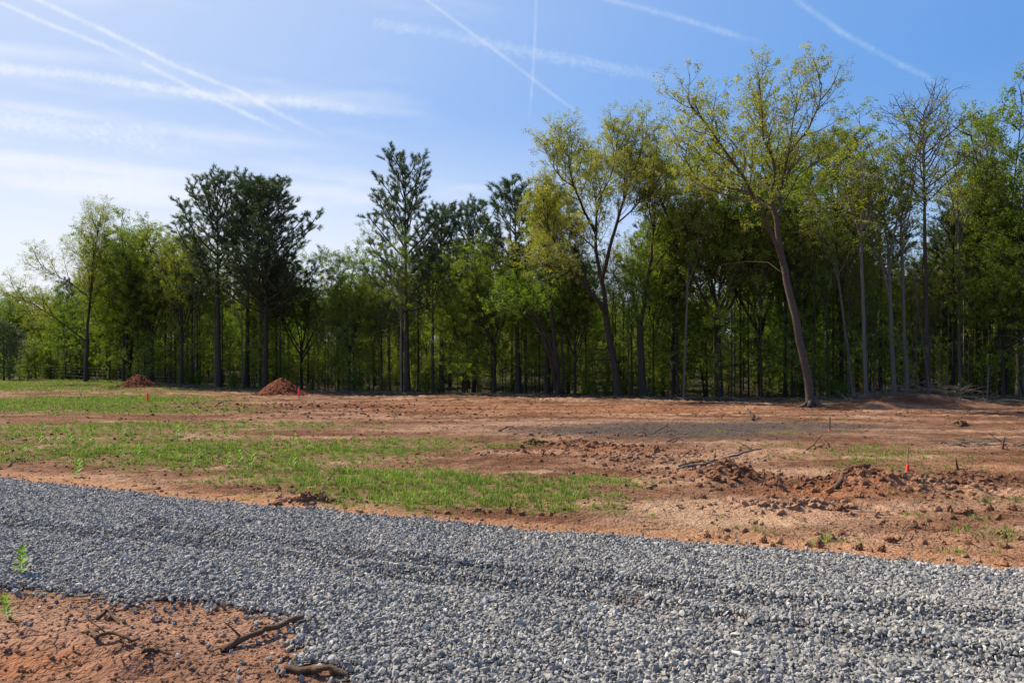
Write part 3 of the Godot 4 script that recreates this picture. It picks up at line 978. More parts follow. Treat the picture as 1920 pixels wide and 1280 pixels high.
func build_drawn_trees() -> void:
	var oak := {"spray": "olive", "spread": 0.9, "full": 0.72, "levels": [
		lev(3.6, 0.1, 38, 1.6, 0.026, {"shrink": 0.8, "up": 0.14, "wobble": 0.14, "steps": 5}),
		lev(3.4, 0.2, 42, 0.75, 0.012, {"up": 0.07, "wobble": 0.18, "steps": 3, "sides": 3}),
		lev(5.2, 0.15, 45, 0.36, 0.006, {"sprays": 2, "steps": 1, "sides": 3})]}
	# the leaning oak that stands out in front of the wood
	var d := 33.5
	var lean := drawn([
		[[[1523, 768], [1516, 720], [1505, 665], [1496, 620], [1486, 575], [1475, 530], [1470, 501]], 0.178, 0.14, 0.0],
		[[[1470, 503], [1466, 475, 0.1], [1460, 440, 0.1], [1456, 411, 0], [1450, 388, 0]], 0.135, 0.105, 0.0],
		[[[1470, 505], [1452, 470, -0.4], [1434, 447, -0.8], [1399, 396, -1.5], [1368, 349, -2.2], [1329, 302, -2.8], [1290, 247, -3.2], [1258, 205, -3.4]], 0.105, 0.02, 0.3],
		[[[1399, 396, -1.5], [1372, 372, -0.6], [1340, 345, 0.2], [1318, 312, 0.9], [1300, 262, 1.2], [1288, 215, 1.5]], 0.05, 0.012, 0.25],
		[[[1450, 390], [1440, 372, 0.6], [1419, 338, 1.2], [1384, 310, 2.0], [1362, 270, 2.6], [1345, 222, 3.0], [1318, 158, 3.3]], 0.08, 0.016, 0.3],
		[[[1450, 390], [1444, 352, -0.2], [1448, 312, -0.4], [1440, 280, -0.6], [1419, 240, -0.9], [1413, 189, -1.2], [1402, 100, -1.5]], 0.092, 0.016, 0.32],
		[[[1444, 350, -0.2], [1430, 314, 0.5], [1412, 262, 1.1], [1396, 212, 1.6], [1372, 160, 2.2], [1358, 132, 2.4]], 0.065, 0.014, 0.25],
		[[[1448, 312, -0.4], [1452, 262, 0.3], [1455, 210, 0.9], [1452, 160, 1.4], [1448, 120, 1.7]], 0.06, 0.014, 0.3],
		[[[1456, 408], [1472, 385, 0.4], [1470, 353, 0.6], [1480, 294, 0.5], [1486, 236, 0.2], [1488, 177, 0], [1502, 95, -0.4]], 0.09, 0.014, 0.3],
		[[[1474, 325, 0.5], [1497, 286, 1.1], [1515, 262, 1.5], [1530, 248, 2.0], [1545, 232, 2.5]], 0.06, 0.012, 0.2],
		[[[1484, 255, 0.2], [1505, 215, -0.7], [1514, 172, -1.3], [1512, 128, -1.7]], 0.05, 0.012, 0.2],
		[[[1472, 380, 0.4], [1488, 318, -0.6], [1500, 306, -0.9], [1512, 296, -1.3]], 0.035, 0.01, 0.5],
		[[[1473, 520], [1450, 492, 0.7], [1418, 486, 1.4], [1370, 490, 2.0]], 0.024, 0.006, 0.0],
	], d, oak, 420.0, 0.80)
	var at := spot(1523, 768, d)
	var x := at.x
	stand("leaning_oak", lean, "oak_bark", "catkin", Vector3(x, ground_y(x, d) + 0.02, -d), 0, Vector3.ONE, "tall leaning oak with forked limbs and sparse yellow leaves standing in front of the woods", "tree")
	var stem := get_node("leaning_oak")
	for k in 6:
		var yaw := k * 1.05 + rng.randf_range(-0.25, 0.25)
		var b := Buf.new()
		var path := PackedVector3Array()
		for q in [[0.05, 0.42], [0.2, 0.2], [0.36, 0.07], [0.6, -0.02], [0.9, -0.1]]:
			path.append(Vector3(cos(yaw) * q[0], q[1], sin(yaw) * q[0]))
		tube(b, path, PackedFloat32Array([0.13, 0.11, 0.085, 0.06, 0.03]), 7)
		part("root", mesh_of(b), mats.oak_bark, stem)
	# the spreading oak with the wide yellow crown
	d = 43.0
	oak.full = 1.0
	oak.levels[0].n = 4.2
	oak.levels[0].length = 1.9
	var wide := drawn([
		[[[1162, 752], [1156, 720], [1153, 701], [1143, 645], [1137, 600]], 0.23, 0.17, 0.0],
		[[[1137, 602], [1135, 560, 0.2], [1128, 520, 0.3], [1119, 470, 0.4], [1120, 420, 0.6], [1121, 370, 0.7], [1117, 335, 0.8], [1106, 285, 0.9]], 0.15, 0.018, 0.35],
		[[[1137, 596], [1112, 562, -0.8], [1080, 536, -1.6], [1045, 518, -2.3], [1005, 512, -2.8]], 0.10, 0.015, 0.45],
		[[[1134, 580], [1106, 548, 0.8], [1100, 500, 1.5], [1088, 466, 2.1], [1060, 428, 2.8], [1036, 385, 3.3], [1028, 352, 3.5]], 0.12, 0.016, 0.35],
		[[[1129, 528], [1138, 480, -0.9], [1150, 430, -1.5], [1160, 385, -1.9], [1172, 340, -2.2], [1186, 290, -2.4], [1198, 246, -2.5]], 0.12, 0.015, 0.3],
		[[[1160, 385, -1.9], [1166, 330, -1.2], [1168, 290, -0.8], [1164, 242, -0.4]], 0.06, 0.014, 0.2],
		[[[1120, 440, 0.5], [1092, 395, -0.8], [1072, 350, -1.6], [1062, 310, -2.1], [1058, 275, -2.3]], 0.08, 0.014, 0.2],
		[[[1122, 385, 0.7], [1136, 340, 1.7], [1132, 290, 2.4], [1120, 250, 2.8]], 0.06, 0.014, 0.2],
		[[[1106, 548, 0.8], [1070, 500, 0.2], [1040, 462, -0.4], [1022, 420, -0.9], [1018, 372, -1.2]], 0.07, 0.014, 0.4],
		[[[1118, 470, 0.4], [1098, 440, 1.6], [1080, 412, 2.4], [1070, 380, 3.0], [1072, 340, 3.4]], 0.05, 0.012, 0.2],
		[[[1150, 430, -1.5], [1176, 405, -2.6], [1196, 372, -3.2], [1210, 330, -3.6]], 0.05, 0.012, 0.2],
		[[[1088, 466, 2.1], [1062, 455, 1.0], [1036, 440, 0.2], [1014, 415, -0.4]], 0.045, 0.012, 0.2],
		[[[1121, 370, 0.7], [1140, 325, -0.6], [1150, 285, -1.4], [1148, 245, -1.8]], 0.045, 0.012, 0.15],
		[[[1072, 350, -1.6], [1050, 345, -2.6], [1034, 330, -3.2], [1030, 310, -3.5]], 0.04, 0.012, 0.15],
		[[[1145, 655], [1130, 661, -0.3], [1112, 659, -0.5]], 0.06, 0.04, 0.0],
		[[[1147, 680], [1132, 679, -0.4], [1116, 680, -0.6]], 0.05, 0.03, 0.0],
	], d, oak, 450.0, 0.82)
	x = spot(1162, 752, d).x
	stand("spreading_oak", wide, "dark_bark", "catkin", Vector3(x, ground_y(x, d), -d), 0, Vector3.ONE, "wide spreading oak with yellow-olive crown and two broken stubs low on its trunk", "tree")
	# its neighbour with the forked dark trunk
	var forked := drawn([
		[[[1207, 751], [1203, 700], [1201, 650], [1200, 612]], 0.23, 0.17, 0.0],
		[[[1200, 616], [1193, 590, -0.3], [1184, 548, -0.5]], 0.12, 0.09, 0.0],
		[[[1200, 616], [1214, 560, 0.4], [1226, 480, 0.7], [1231, 420, 0.9], [1234, 380, 1.0], [1232, 310, 1.2], [1238, 240, 1.4]], 0.13, 0.015, 0.45],
		[[[1231, 425, 0.9], [1218, 380, 0.1], [1200, 350, -0.5], [1190, 310, -0.9]], 0.05, 0.012, 0.3],
		[[[1229, 450, 0.8], [1250, 395, 1.6], [1268, 340, 2.2], [1285, 270, 2.6]], 0.07, 0.014, 0.3],
		[[[1222, 510, 0.6], [1250, 470, -0.5], [1280, 430, -1.3], [1300, 380, -1.8]], 0.06, 0.012, 0.35],
	], d + 0.5, oak, 450.0, 0.82)
	x = spot(1207, 751, d + 0.5).x
	stand("forked_oak", forked, "dark_bark", "catkin", Vector3(x, ground_y(x, d + 0.5), -d - 0.5), 0, Vector3.ONE, "dark-trunked oak with a snapped fork just right of the wide spreading oak", "tree")
	# the many-stemmed tree with arching stems
	oak.spray = "later"
	oak.full = 0.6
	var arch := drawn([
		[[[1046, 749], [1046, 715], [1044, 680], [1038, 620], [1030, 560], [1026, 500], [1030, 440]], 0.17, 0.05, 0.6],
		[[[1044, 735, 0.2], [1036, 690, -0.4], [1022, 650, -0.9], [1002, 610, -1.4], [980, 590, -1.8], [955, 585, -2.1]], 0.13, 0.03, 0.5],
		[[[1042, 690, 0.1], [1030, 640, 0.8], [1008, 600, 1.4], [985, 575, 1.8]], 0.10, 0.02, 0.5],
		[[[1054, 745, 0.3], [1058, 690, 0.6], [1055, 640, 0.9], [1066, 590, 1.2], [1075, 540, 1.5]], 0.10, 0.02, 0.5],
	], 45.0, oak)
	x = spot(1046, 749, 45).x
	stand("arching_tree", arch, "dark_bark", "leaf", Vector3(x, ground_y(x, 45), -45), 0, Vector3.ONE, "dark many-stemmed tree with arching stems bent towards the young pines", "tree")
	# the pale tree at the end of the wood
	oak.spray = "pale"
	oak.full = 0.9
	oak.levels[0].length = 2.6
	oak.levels[0].n = 3.4
	var pale := drawn([
		[[[160, 722], [161, 680], [163, 640], [166, 590], [171, 545], [176, 480], [180, 440], [186, 395]], 0.17, 0.02, 0.42],
		[[[161, 645], [140, 622, -0.8], [118, 600, -1.6], [95, 580, -2.4], [74, 568, -3.0]], 0.07, 0.014, 0.35],
		[[[165, 600], [158, 560, 0.8], [148, 520, 1.6], [134, 480, 2.2], [118, 456, 2.6]], 0.08, 0.014, 0.3],
		[[[165, 595], [178, 560, -0.8], [190, 500, -1.5], [205, 440, -2.0], [212, 405, -2.2]], 0.08, 0.014, 0.3],
		[[[168, 565], [150, 540, -1.0], [128, 520, -1.8], [108, 505, -2.6]], 0.05, 0.012, 0.3],
		[[[170, 550], [196, 520, 1.2], [215, 480, 2.0]], 0.05, 0.012, 0.3],
	], 66.0, oak, 560.0, 0.84)
	x = spot(160, 722, 66).x
	stand("pale_tree", pale, "dark_bark", "catkin", Vector3(x, ground_y(x, 66), -66), 0, Vector3.ONE, "pale thin-leaved tree at the end of the woods with a low branch reaching left", "tree")


func build_edge_trees() -> void:
	# called, shape, bark, leaf, px of the base, depth, row of the top, width, tilt, label
	var list := [
		["evergreen_tree", "cedar2", "dark_bark", "needle", 6, 72, 594, 1.1, 0.0, "dark bushy evergreen at the edge of the field beyond the wire fence"],
		["leafy_tree", "leafy3", "dark_bark", "leaf", 84, 84, 548, 1.15, 0.0, "yellow-green tree behind the wire fence, left of the pale thin-leaved tree"],
		["leafy_tree", "leafy2", "dark_bark", "leaf", 22, 92, 540, 1.3, 0.0, "green tree above the dark bushy evergreen in the far corner"],
		["leafy_tree", "leafy0", "dark_bark", "leaf", 52, 96, 532, 1.3, 0.0, "rounded green tree just right of the one above the dark evergreen"],
		["leafy_tree", "pale0", "dark_bark", "catkin", 108, 82, 540, 1.3, 0.0, "pale airy tree between the yellow-green tree and the thin-leaved end tree"],
		["leafy_tree", "leafy2", "dark_bark", "leaf", 128, 78, 585, 1.1, 0.0, "low green tree straight behind the thin-leaved end tree"],
		["leafy_tree", "leafy0", "dark_bark", "leaf", 66, 76, 628, 1.3, 0.0, "low bushy tree close behind the wire fence"],
		["leafy_tree", "leafy1", "dark_bark", "leaf", 236, 68, 376, 1.0, 0.0, "twin-stemmed green tree just right of the pale thin-leaved tree"],
		["leafy_tree", "leafy0", "dark_bark", "leaf", 284, 66, 402, 1.0, 0.0, "full green tree behind the smaller clay heap"],
		["leafy_tree", "leafy3", "dark_bark", "leaf", 340, 62, 385, 0.8, 0.0, "narrow yellow-green tree growing against the leftmost tall pine"],
		["leafy_tree", "leafy0", "dark_bark", "leaf", 205, 70, 470, 0.7, 0.0, "lower green tree filling in behind the pale thin-leaved tree"],
		["pine_tree", "pine0", "pine_bark", "needle", 410, 60, 300, 1.2, -0.1, "tall dark pine, leftmost of the three standing together"],
		["pine_tree", "pine3", "pine_bark", "needle", 462, 62, 322, 1.1, 0.15, "slimmer pine in the middle of the three standing together"],
		["pine_tree", "pine1", "pine_bark", "needle", 497, 58, 310, 1.3, 0.1, "tall dark pine right behind the larger clay heap"],
		["leafy_tree", "leafy2", "dark_bark", "leaf", 565, 63, 450, 1.0, 0.0, "dark green tree filling the space right of the three pines"],
		["leafy_tree", "leafy0", "dark_bark", "leaf", 655, 59, 438, 0.95, 0.0, "green tree with its own rounded top between the three pines and the lone pine"],
		["leafy_tree", "leafy3", "dark_bark", "leaf", 700, 57, 485, 0.55, 0.0, "small lime-green tree just left of the lone tall pine"],
		["pine_tree", "pine2", "pine_bark", "needle", 764, 52, 260, 1.1, -0.15, "lone tall pine with loose crown rising above its neighbours mid-wood"],
		["leafy_tree", "slim1", "pale_bark", "leaf", 752, 50.5, 400, 1.0, 0.0, "slender yellow-green tree climbing close against the lone tall pine"],
		["pine_tree", "pine3", "pine_bark", "needle", 828, 58, 372, 1.3, 0.0, "background pine showing its top just right of the lone tall pine"],
		["pine_tree", "pine0", "pine_bark", "needle", 888, 61, 356, 1.1, 0.0, "background pine with pointed top between the lone pine and the young pines"],
		["leafy_tree", "leafy0", "dark_bark", "leaf", 926, 49.5, 428, 1.2, 0.0, "bright green leafy tree standing below the young pines"],
		["pine_tree", "young_pine0", "pine_bark", "needle", 972, 49, 326, 1.6, -0.2, "left one of the two young bushy-topped pines"],
		["pine_tree", "young_pine1", "pine_bark", "needle", 1026, 47.5, 338, 1.5, -0.05, "right one of the two young bushy-topped pines beside the wide oak"],
		["slim_tree", "slim2", "dark_bark", "catkin", 1078, 46, 420, 0.9, 0.0, "slim dark tree between the young pines and the wide oak"],
		["slim_tree", "slim3", "dark_bark", "leaf", 1180, 42.3, 470, 0.9, -0.25, "thin dark stem between the wide oak and the forked oak"],
		["leafy_tree", "leafy1", "dark_bark", "leaf", 1262, 46, 335, 1.0, 0.0, "fork-stemmed green tree behind the forked oak"],
		["leafy_tree", "leafy0", "dark_bark", "leaf", 1350, 44.5, 222, 1.1, -0.1, "big green tree whose crown shows through the leaning oak's limbs"],
		["leafy_tree", "leafy2", "dark_bark", "leaf", 1425, 49, 245, 0.95, 0.0, "dark green tree straight behind the fork of the leaning oak"],
		["slim_tree", "slim0", "pale_bark", "catkin", 1282, 43, 300, 1.1, 0.3, "slim pale tree left of the big green tree behind the oak limbs"],
		["slim_tree", "slim2", "dark_bark", "catkin", 1372, 42.5, 400, 0.9, 0.0, "slim straight tree between the big green tree and the leaning oak"],
		["pine_tree", "pine1", "pine_bark", "needle", 1462, 57, 282, 0.8, 0.0, "dark pine half hidden behind the leaning oak's right limbs"],
		["leafy_tree", "leafy2", "dark_bark", "leaf", 1505, 47, 440, 0.85, 0.0, "low dark green tree just right of the leaning trunk"],
		["pine_tree", "young_pine0", "pine_bark", "needle", 1572, 56, 236, 1.3, 0.0, "pine whose dark tip tops the rust-brown crown right of the leaning oak"],
		["slim_tree", "slim4", "dark_bark", "catkin", 1580, 47, 240, 1.9, -0.15, "rust-brown budding tree just right of the leaning oak"],
		["slim_tree", "slim0", "pale_bark", "catkin", 1601, 43, 300, 1.3, -1.3, "slim grey tree tilting towards the leaning oak"],
		["slim_tree", "slim2", "pale_bark", "catkin", 1625, 41, 225, 1.4, -0.35, "pale slim trunk nearest the brush heap, first right of the leaning oak"],
		["pine_tree", "young_pine1", "pine_bark", "needle", 1650, 48, 310, 1.4, 0.0, "straight dark pine trunk between two pale slim trunks"],
		["slim_tree", "slim1", "pale_bark", "leaf", 1677, 42, 172, 1.5, -0.35, "pale slim tree with airy green top left of the bare tree"],
		["slim_tree", "slim0", "pale_bark", "catkin", 1701, 43, 200, 1.35, -0.3, "pale slim tree behind the lime sapling"],
		["bare_tree", "bare", "red_bark", "leaf", 1739, 43.6, 146, 1.15, -0.1, "tall bare dead tree with reddish trunk and twiggy round top"],
		["slim_tree", "slim2", "pale_bark", "catkin", 1800, 45, 215, 1.1, 0.0, "pale slim tree first to the right of the bare dead tree"],
		["slim_tree", "slim1", "dark_bark", "leaf", 1846, 45.5, 185, 0.9, 0.0, "grey-trunked tree second to the right of the bare dead tree"],
		["leafy_tree", "leafy0", "dark_bark", "leaf", 1912, 46.5, 118, 0.8, 0.0, "tallest dense green tree at the right end of the woods"],
		["leafy_tree", "leafy1", "dark_bark", "leaf", 1955, 43, 235, 0.85, 0.0, "green tree cut by the right edge of the picture"],
		["leafy_tree", "leafy0", "dark_bark", "leaf", 1882, 42.5, 420, 1.1, 0.0, "low bright green tree under the tall green one at the right end"],
		["evergreen_tree", "cedar0", "dark_bark", "needle", 1606, 57, 330, 1.1, 0.0, "dense dark evergreen behind the rust-brown tree"],
		["evergreen_tree", "cedar1", "dark_bark", "needle", 1786, 55, 318, 1.1, 0.0, "dense grey-green evergreen right behind the bare dead tree"],
		["evergreen_tree", "cedar0", "dark_bark", "needle", 1850, 58, 290, 1.1, 0.0, "dense dark evergreen behind the tall green tree at the right end"],
		["evergreen_tree", "cedar1", "dark_bark", "needle", 1265, 50, 520, 1.1, 0.0, "dark low evergreen in the shade behind the forked oak"],
		["sapling", "sapling3", "pale_bark", "leaf", 1704, 40.5, 584, 0.9, -0.2, "lime sapling in level leaf layers in front of the pale trunks"],
		["sapling", "sapling1", "dark_bark", "leaf", 1348, 41, 560, 0.8, 0.0, "green-leaved sapling left of the leaning oak trunk"],
		["bare_sapling", "whip0", "pale_bark", "leaf", 1764, 44, 560, 1.0, -0.6, "thin bare sapling leaning left at the foot of the bare dead tree"],
		["bare_sapling", "whip1", "pale_bark", "leaf", 1776, 43.5, 548, 1.1, 0.1, "crooked bare sapling just right of the bare dead tree"],
		["bare_sapling", "whip0", "pale_bark", "leaf", 1815, 43.5, 590, 0.9, 0.2, "straight bare sapling in front of the pale trunk right of the bare tree"],
		["bare_sapling", "whip1", "pale_bark", "leaf", 1870, 43, 610, 0.9, 0.0, "short bare sapling below the low bright green tree"],
		["bare_sapling", "whip0", "pale_bark", "leaf", 1916, 42.5, 560, 1.0, -1.5, "bare sapling arching left at the right end of the woods"],
		["bare_sapling", "whip1", "pale_bark", "leaf", 1746, 42.8, 520, 0.8, -1.4, "thin pale whip crossing in front of the reddish bare trunk"],
	]
	for t in list:
		var o := plant(t[0], t[1], t[2], t[3], t[4], t[5], tall_to(t[6], t[4], t[5]), t[7], t[9])
		if t[8] != 0.0: tilt(o, t[8])
	print("edge trees")


var waiting := []

func pending(words: String, px: float, o: Node3D) -> void:
	waiting.append([words, px, o])


func ordinal(n: int) -> String:
	var names := ["first", "second", "third", "fourth", "fifth", "sixth", "seventh", "eighth", "ninth", "tenth", "eleventh", "twelfth"]
	return names[n - 1] if n <= 12 else "%dth" % n


func rank_labels() -> void:     # say which one by counting from the nearest tree that stands out
	var marks := [[160, "the pale end tree"], [412, "the leftmost tall pine"], [495, "the pine behind the larger heap"], [764, "the lone tall pine"], [972, "the left young pine"], [1162, "the wide oak"], [1523, "the leaning oak"], [1739, "the bare dead tree"], [1898, "the tall end tree"]]
	var sets := {}
	for w in waiting:
		var best: Array = marks[0]
		for m in marks:
			if absf(w[1] - m[0]) < absf(w[1] - best[0]): best = m
		var where: String = ("left of " if w[1] < best[0] else "right of ") + best[1]
		var key: String = w[0] + ", %s " + where
		if not sets.has(key): sets[key] = []
		sets[key].append([absf(w[1] - best[0]), w[2], w[0]])
	for key in sets:
		var list: Array = sets[key]
		list.sort_custom(func(a, b): return a[0] < b[0])
		for k in list.size():
			list[k][1].set_meta("label", key % ordinal(k + 1))
			list[k][1].set_meta("group", str(list[k][2]) + "s")


func build_woods() -> void:
	var skyline := PackedVector2Array()
	for p in [[-600, 545], [60, 550], [120, 520], [200, 440], [330, 430], [420, 400], [560, 460], [610, 520], [720, 490], [800, 430], [900, 420], [1060, 420], [1200, 380], [1400, 330], [1560, 360], [1640, 420], [1700, 470], [1740, 470], [1800, 360], [1900, 300], [2600, 280]]:
		skyline.append(Vector2(p[0], p[1]))
	var taken := PackedVector2Array()
	var tries := 0
	var made := {}
	var clear := func(p: Vector2, gap: float) -> bool:
		for q in taken:
			if p.distance_squared_to(q) < gap * gap: return false
		return true
	# stems of the wood itself
	while taken.size() < 215 and tries < 6000:
		tries += 1
		var x := rng.randf_range(-52, 36)
		var e := along(edge_line, x)
		var back := 1.2 + 22.0 * pow(rng.randf(), 1.4)
		var d := e + back
		var px := 960.0 + x / d * FOCAL
		if px < -40 or px > 1970: continue
		var p := Vector2(x, d)
		if not clear.call(p, 1.1): continue
		taken.append(p)
		var most := tall_to(along(skyline, px) + rng.randf_range(0, 70), px, d)
		var pick := rng.randf()
		if pick < 0.68:
			var sort := rng.randi() % 5
			pending("slim bare-stemmed tree in the shaded woods", px, plant_at("woodland_tree", "slim%d" % sort, "dark_bark" if rng.randf() < 0.75 else "pale_bark", "leaf" if sort % 2 else "catkin", x, d, minf(most, rng.randf_range(10, 17)), rng.randf_range(0.8, 1.25), ""))
		elif pick < 0.80:
			pending("green leafy tree within the woods", px, plant_at("woodland_tree", "leafy%d" % [0, 1, 2, 2][rng.randi() % 4], "dark_bark", "leaf", x, d, minf(most, rng.randf_range(8, 14)), 0.9, ""))
		else:
			pending("dark pine stem within the woods", px, plant_at("pine_tree", "young_pine%d" % (rng.randi() % 2), "pine_bark", "needle", x, d, minf(most, rng.randf_range(11, 16)), 1.2, ""))
	print("woods ", taken.size(), " after ", tries)
	for k in 34:
		var px := rng.randf_range(1545, 1935)
		var d := along(edge_line, (px - 960.0) / FOCAL * 44.0) + rng.randf_range(0.3, 7.0)
		var x := (px - 960.0) / FOCAL * d
		if not clear.call(Vector2(x, d), 0.55): continue
		taken.append(Vector2(x, d))
		var sort := rng.randi() % 5
		pending("slim bare-stemmed tree in the shaded woods", px, plant_at("woodland_tree", "slim%d" % sort, "pale_bark" if rng.randf() < 0.6 else "dark_bark", "leaf" if sort % 2 else "catkin", x, d, minf(tall_to(along(skyline, px) + rng.randf_range(-20, 80), px, d), 16.0), rng.randf_range(0.55, 0.8), ""))
	# saplings and bushes under them
	for k in 125:
		var x := rng.randf_range(-46, 34)
		var d := along(edge_line, x) + 0.8 + 9.0 * pow(rng.randf(), 1.4)
		var px := 960.0 + x / d * FOCAL
		if px < -40 or px > 1970: continue
		pending("thin-leaved sapling at the wood edge", px, plant_at("sapling", "sapling%d" % [0, 1, 2, 2, 0, 3][rng.randi() % 6], "dark_bark", "leaf", x, d, rng.randf_range(2.6, 7.0), 1.0, ""))
	for k in 55:
		var x := rng.randf_range(-46, 34)
		var d := along(edge_line, x) + 0.9 + 6.0 * pow(rng.randf(), 1.5)
		var px := 960.0 + x / d * FOCAL
		if px < -40 or px > 1970: continue
		pending("low leafy bush at the wood edge", px, plant_at("bush", "bush%d" % (rng.randi() % 3), "dark_bark", "leaf", x, d, rng.randf_range(0.7, 1.9), 1.0, ""))
	for k in 26:
		var px := rng.randf_range(-20, 240)
		var d := rng.randf_range(74, 92)
		pending("low leafy bush at the wood edge", px, plant("bush", "bush%d" % (rng.randi() % 3), "dark_bark", "leaf", px, d, rng.randf_range(1.5, 3.2), 1.1, ""))
	rank_labels()
	# the wood far behind reads as one mass
	var far := Node3D.new()
	far.name = "far_woods"
	add_child(far)
	tag(far, "deep mass of woodland far behind the first rows of trees", "woods", "", "stuff")
	var sets := [["leafy0", "leaf", []], ["leafy2", "leaf", []], ["slim3", "leaf", []], ["pale0", "leaf", []], ["leafy3", "leaf", []], ["bush2", "leaf", []], ["sapling1", "leaf", []]]
	for k in 560:
		var x := rng.randf_range(-70, 48)
		var tall_one := rng.randf() < 0.32
		var d := along(edge_line, x) + (rng.randf_range(9, 55) if tall_one else rng.randf_range(10, 70))
		var px := 960.0 + x / d * FOCAL
		if px < -120 or px > 2040: continue
		var h := rng.randf_range(4.5, 8.0) / 6.0 if tall_one else rng.randf_range(1.3, 3.6) / 1.7
		sets[6 if tall_one else 5][2].append(Transform3D(Basis(Vector3.UP, rng.randf() * TAU).scaled(Vector3.ONE * h), Vector3(x, land(x, d), -d)))
	for k in 300:
		var x := rng.randf_range(-120, 75)
		var d := along(edge_line, x) + rng.randf_range(20, 90)
		if x < -45: d = along(edge_line, x) + rng.randf_range(0, 80)
		var px := 960.0 + x / d * FOCAL
		if px < -250 or px > 2170: continue
		var s: Array = sets[[0, 0, 1, 1, 1, 2, 2, 3, 3, 4][rng.randi() % 10]]
		var top := maxf(along(skyline, px), 545.0 if px < 160 else 530.0) + rng.randf_range(0, 60)
		var h := tall_to(top, px, d)
		s[2].append(Transform3D(Basis(Vector3.UP, rng.randf() * TAU).scaled(Vector3.ONE * h / tall_of(s[0])), Vector3(x, land(x, d), -d)))
	for s in sets:
		for k in 2:
			var mm := MultiMesh.new()
			mm.transform_format = MultiMesh.TRANSFORM_3D
			mm.mesh = shapes[s[0]][k]
			mm.instance_count = s[2].size()
			for n in s[2].size():
				mm.set_instance_transform(n, s[2][n])
			var mi := MultiMeshInstance3D.new()
			mi.name = ["trunks", "crowns"][k]
			mi.multimesh = mm
			mi.material_override = mats["dark_bark" if k == 0 else s[1]]
			far.add_child(mi, true)
			mi.set_meta("kind", "stuff")


# ---------------------------------------------------------------- stones, clods, grass

func lump(points_seed: int, squash: Vector3, rough: float, detail: int) -> ArrayMesh:
	# an angular lump: an icosahedron, split once or not, pushed in and out
	var r := RandomNumberGenerator.new()
	r.seed = points_seed
	var g := (1.0 + sqrt(5.0)) / 2.0
	var v: Array[Vector3] = []
	for p in [[-1, g, 0], [1, g, 0], [-1, -g, 0], [1, -g, 0], [0, -1, g], [0, 1, g], [0, -1, -g], [0, 1, -g], [g, 0, -1], [g, 0, 1], [-g, 0, -1], [-g, 0, 1]]:
		v.append(Vector3(p[0], p[1], p[2]).normalized())
	var f := [0, 11, 5, 0, 5, 1, 0, 1, 7, 0, 7, 10, 0, 10, 11, 1, 5, 9, 5, 11, 4, 11, 10, 2, 10, 7, 6, 7, 1, 8, 3, 9, 4, 3, 4, 2, 3, 2, 6, 3, 6, 8, 3, 8, 9, 4, 9, 5, 2, 4, 11, 6, 2, 10, 8, 6, 7, 9, 8, 1]
	for s in detail:
		var mid := {}
		var nf := []
		for t in range(0, f.size(), 3):
			var c := [f[t], f[t + 1], f[t + 2]]
			var m := []
			for e in 3:
				var key := Vector2i(mini(c[e], c[(e + 1) % 3]), maxi(c[e], c[(e + 1) % 3]))
				if not mid.has(key):
					mid[key] = v.size()
					v.append((v[c[e]] + v[c[(e + 1) % 3]]).normalized())
				m.append(mid[key])
			nf.append_array([c[0], m[0], m[2], c[1], m[1], m[0], c[2], m[2], m[1], m[0], m[1], m[2]])
		f = nf
	var out := PackedVector3Array()
	var n := FastNoiseLite.new()
	n.seed = points_seed
	n.frequency = 1.1
	for k in v.size():
		v[k] = v[k] * (1.0 + rough * (n.get_noise_3dv(v[k] * 1.3) * 1.4 + r.randf_range(-0.35, 0.35) / (1.0 + 2.0 * detail))) * squash
	for t in range(0, f.size(), 3):
		out.append_array(PackedVector3Array([v[f[t]], v[f[t + 2]], v[f[t + 1]]]))
	var a := []
	a.resize(Mesh.ARRAY_MAX)
	a[Mesh.ARRAY_VERTEX] = out
	var m := ArrayMesh.new()
	m.add_surface_from_arrays(Mesh.PRIMITIVE_TRIANGLES, a)
	return m


func scatter(parent: Node3D, called: String, m: Mesh, mat: Material, where: Array, colours: Array) -> void:
	var mm := MultiMesh.new()
	mm.transform_format = MultiMesh.TRANSFORM_3D
	mm.use_colors = colours.size() > 0
	mm.mesh = m
	mm.instance_count = where.size()
	for k in where.size():
		mm.set_instance_transform(k, where[k])
		if colours.size(): mm.set_instance_color(k, colours[k])
	var mi := MultiMeshInstance3D.new()
	mi.name = called
	mi.multimesh = mm
	mi.material_override = mat
	parent.add_child(mi, true)
	mi.set_meta("kind", "stuff")


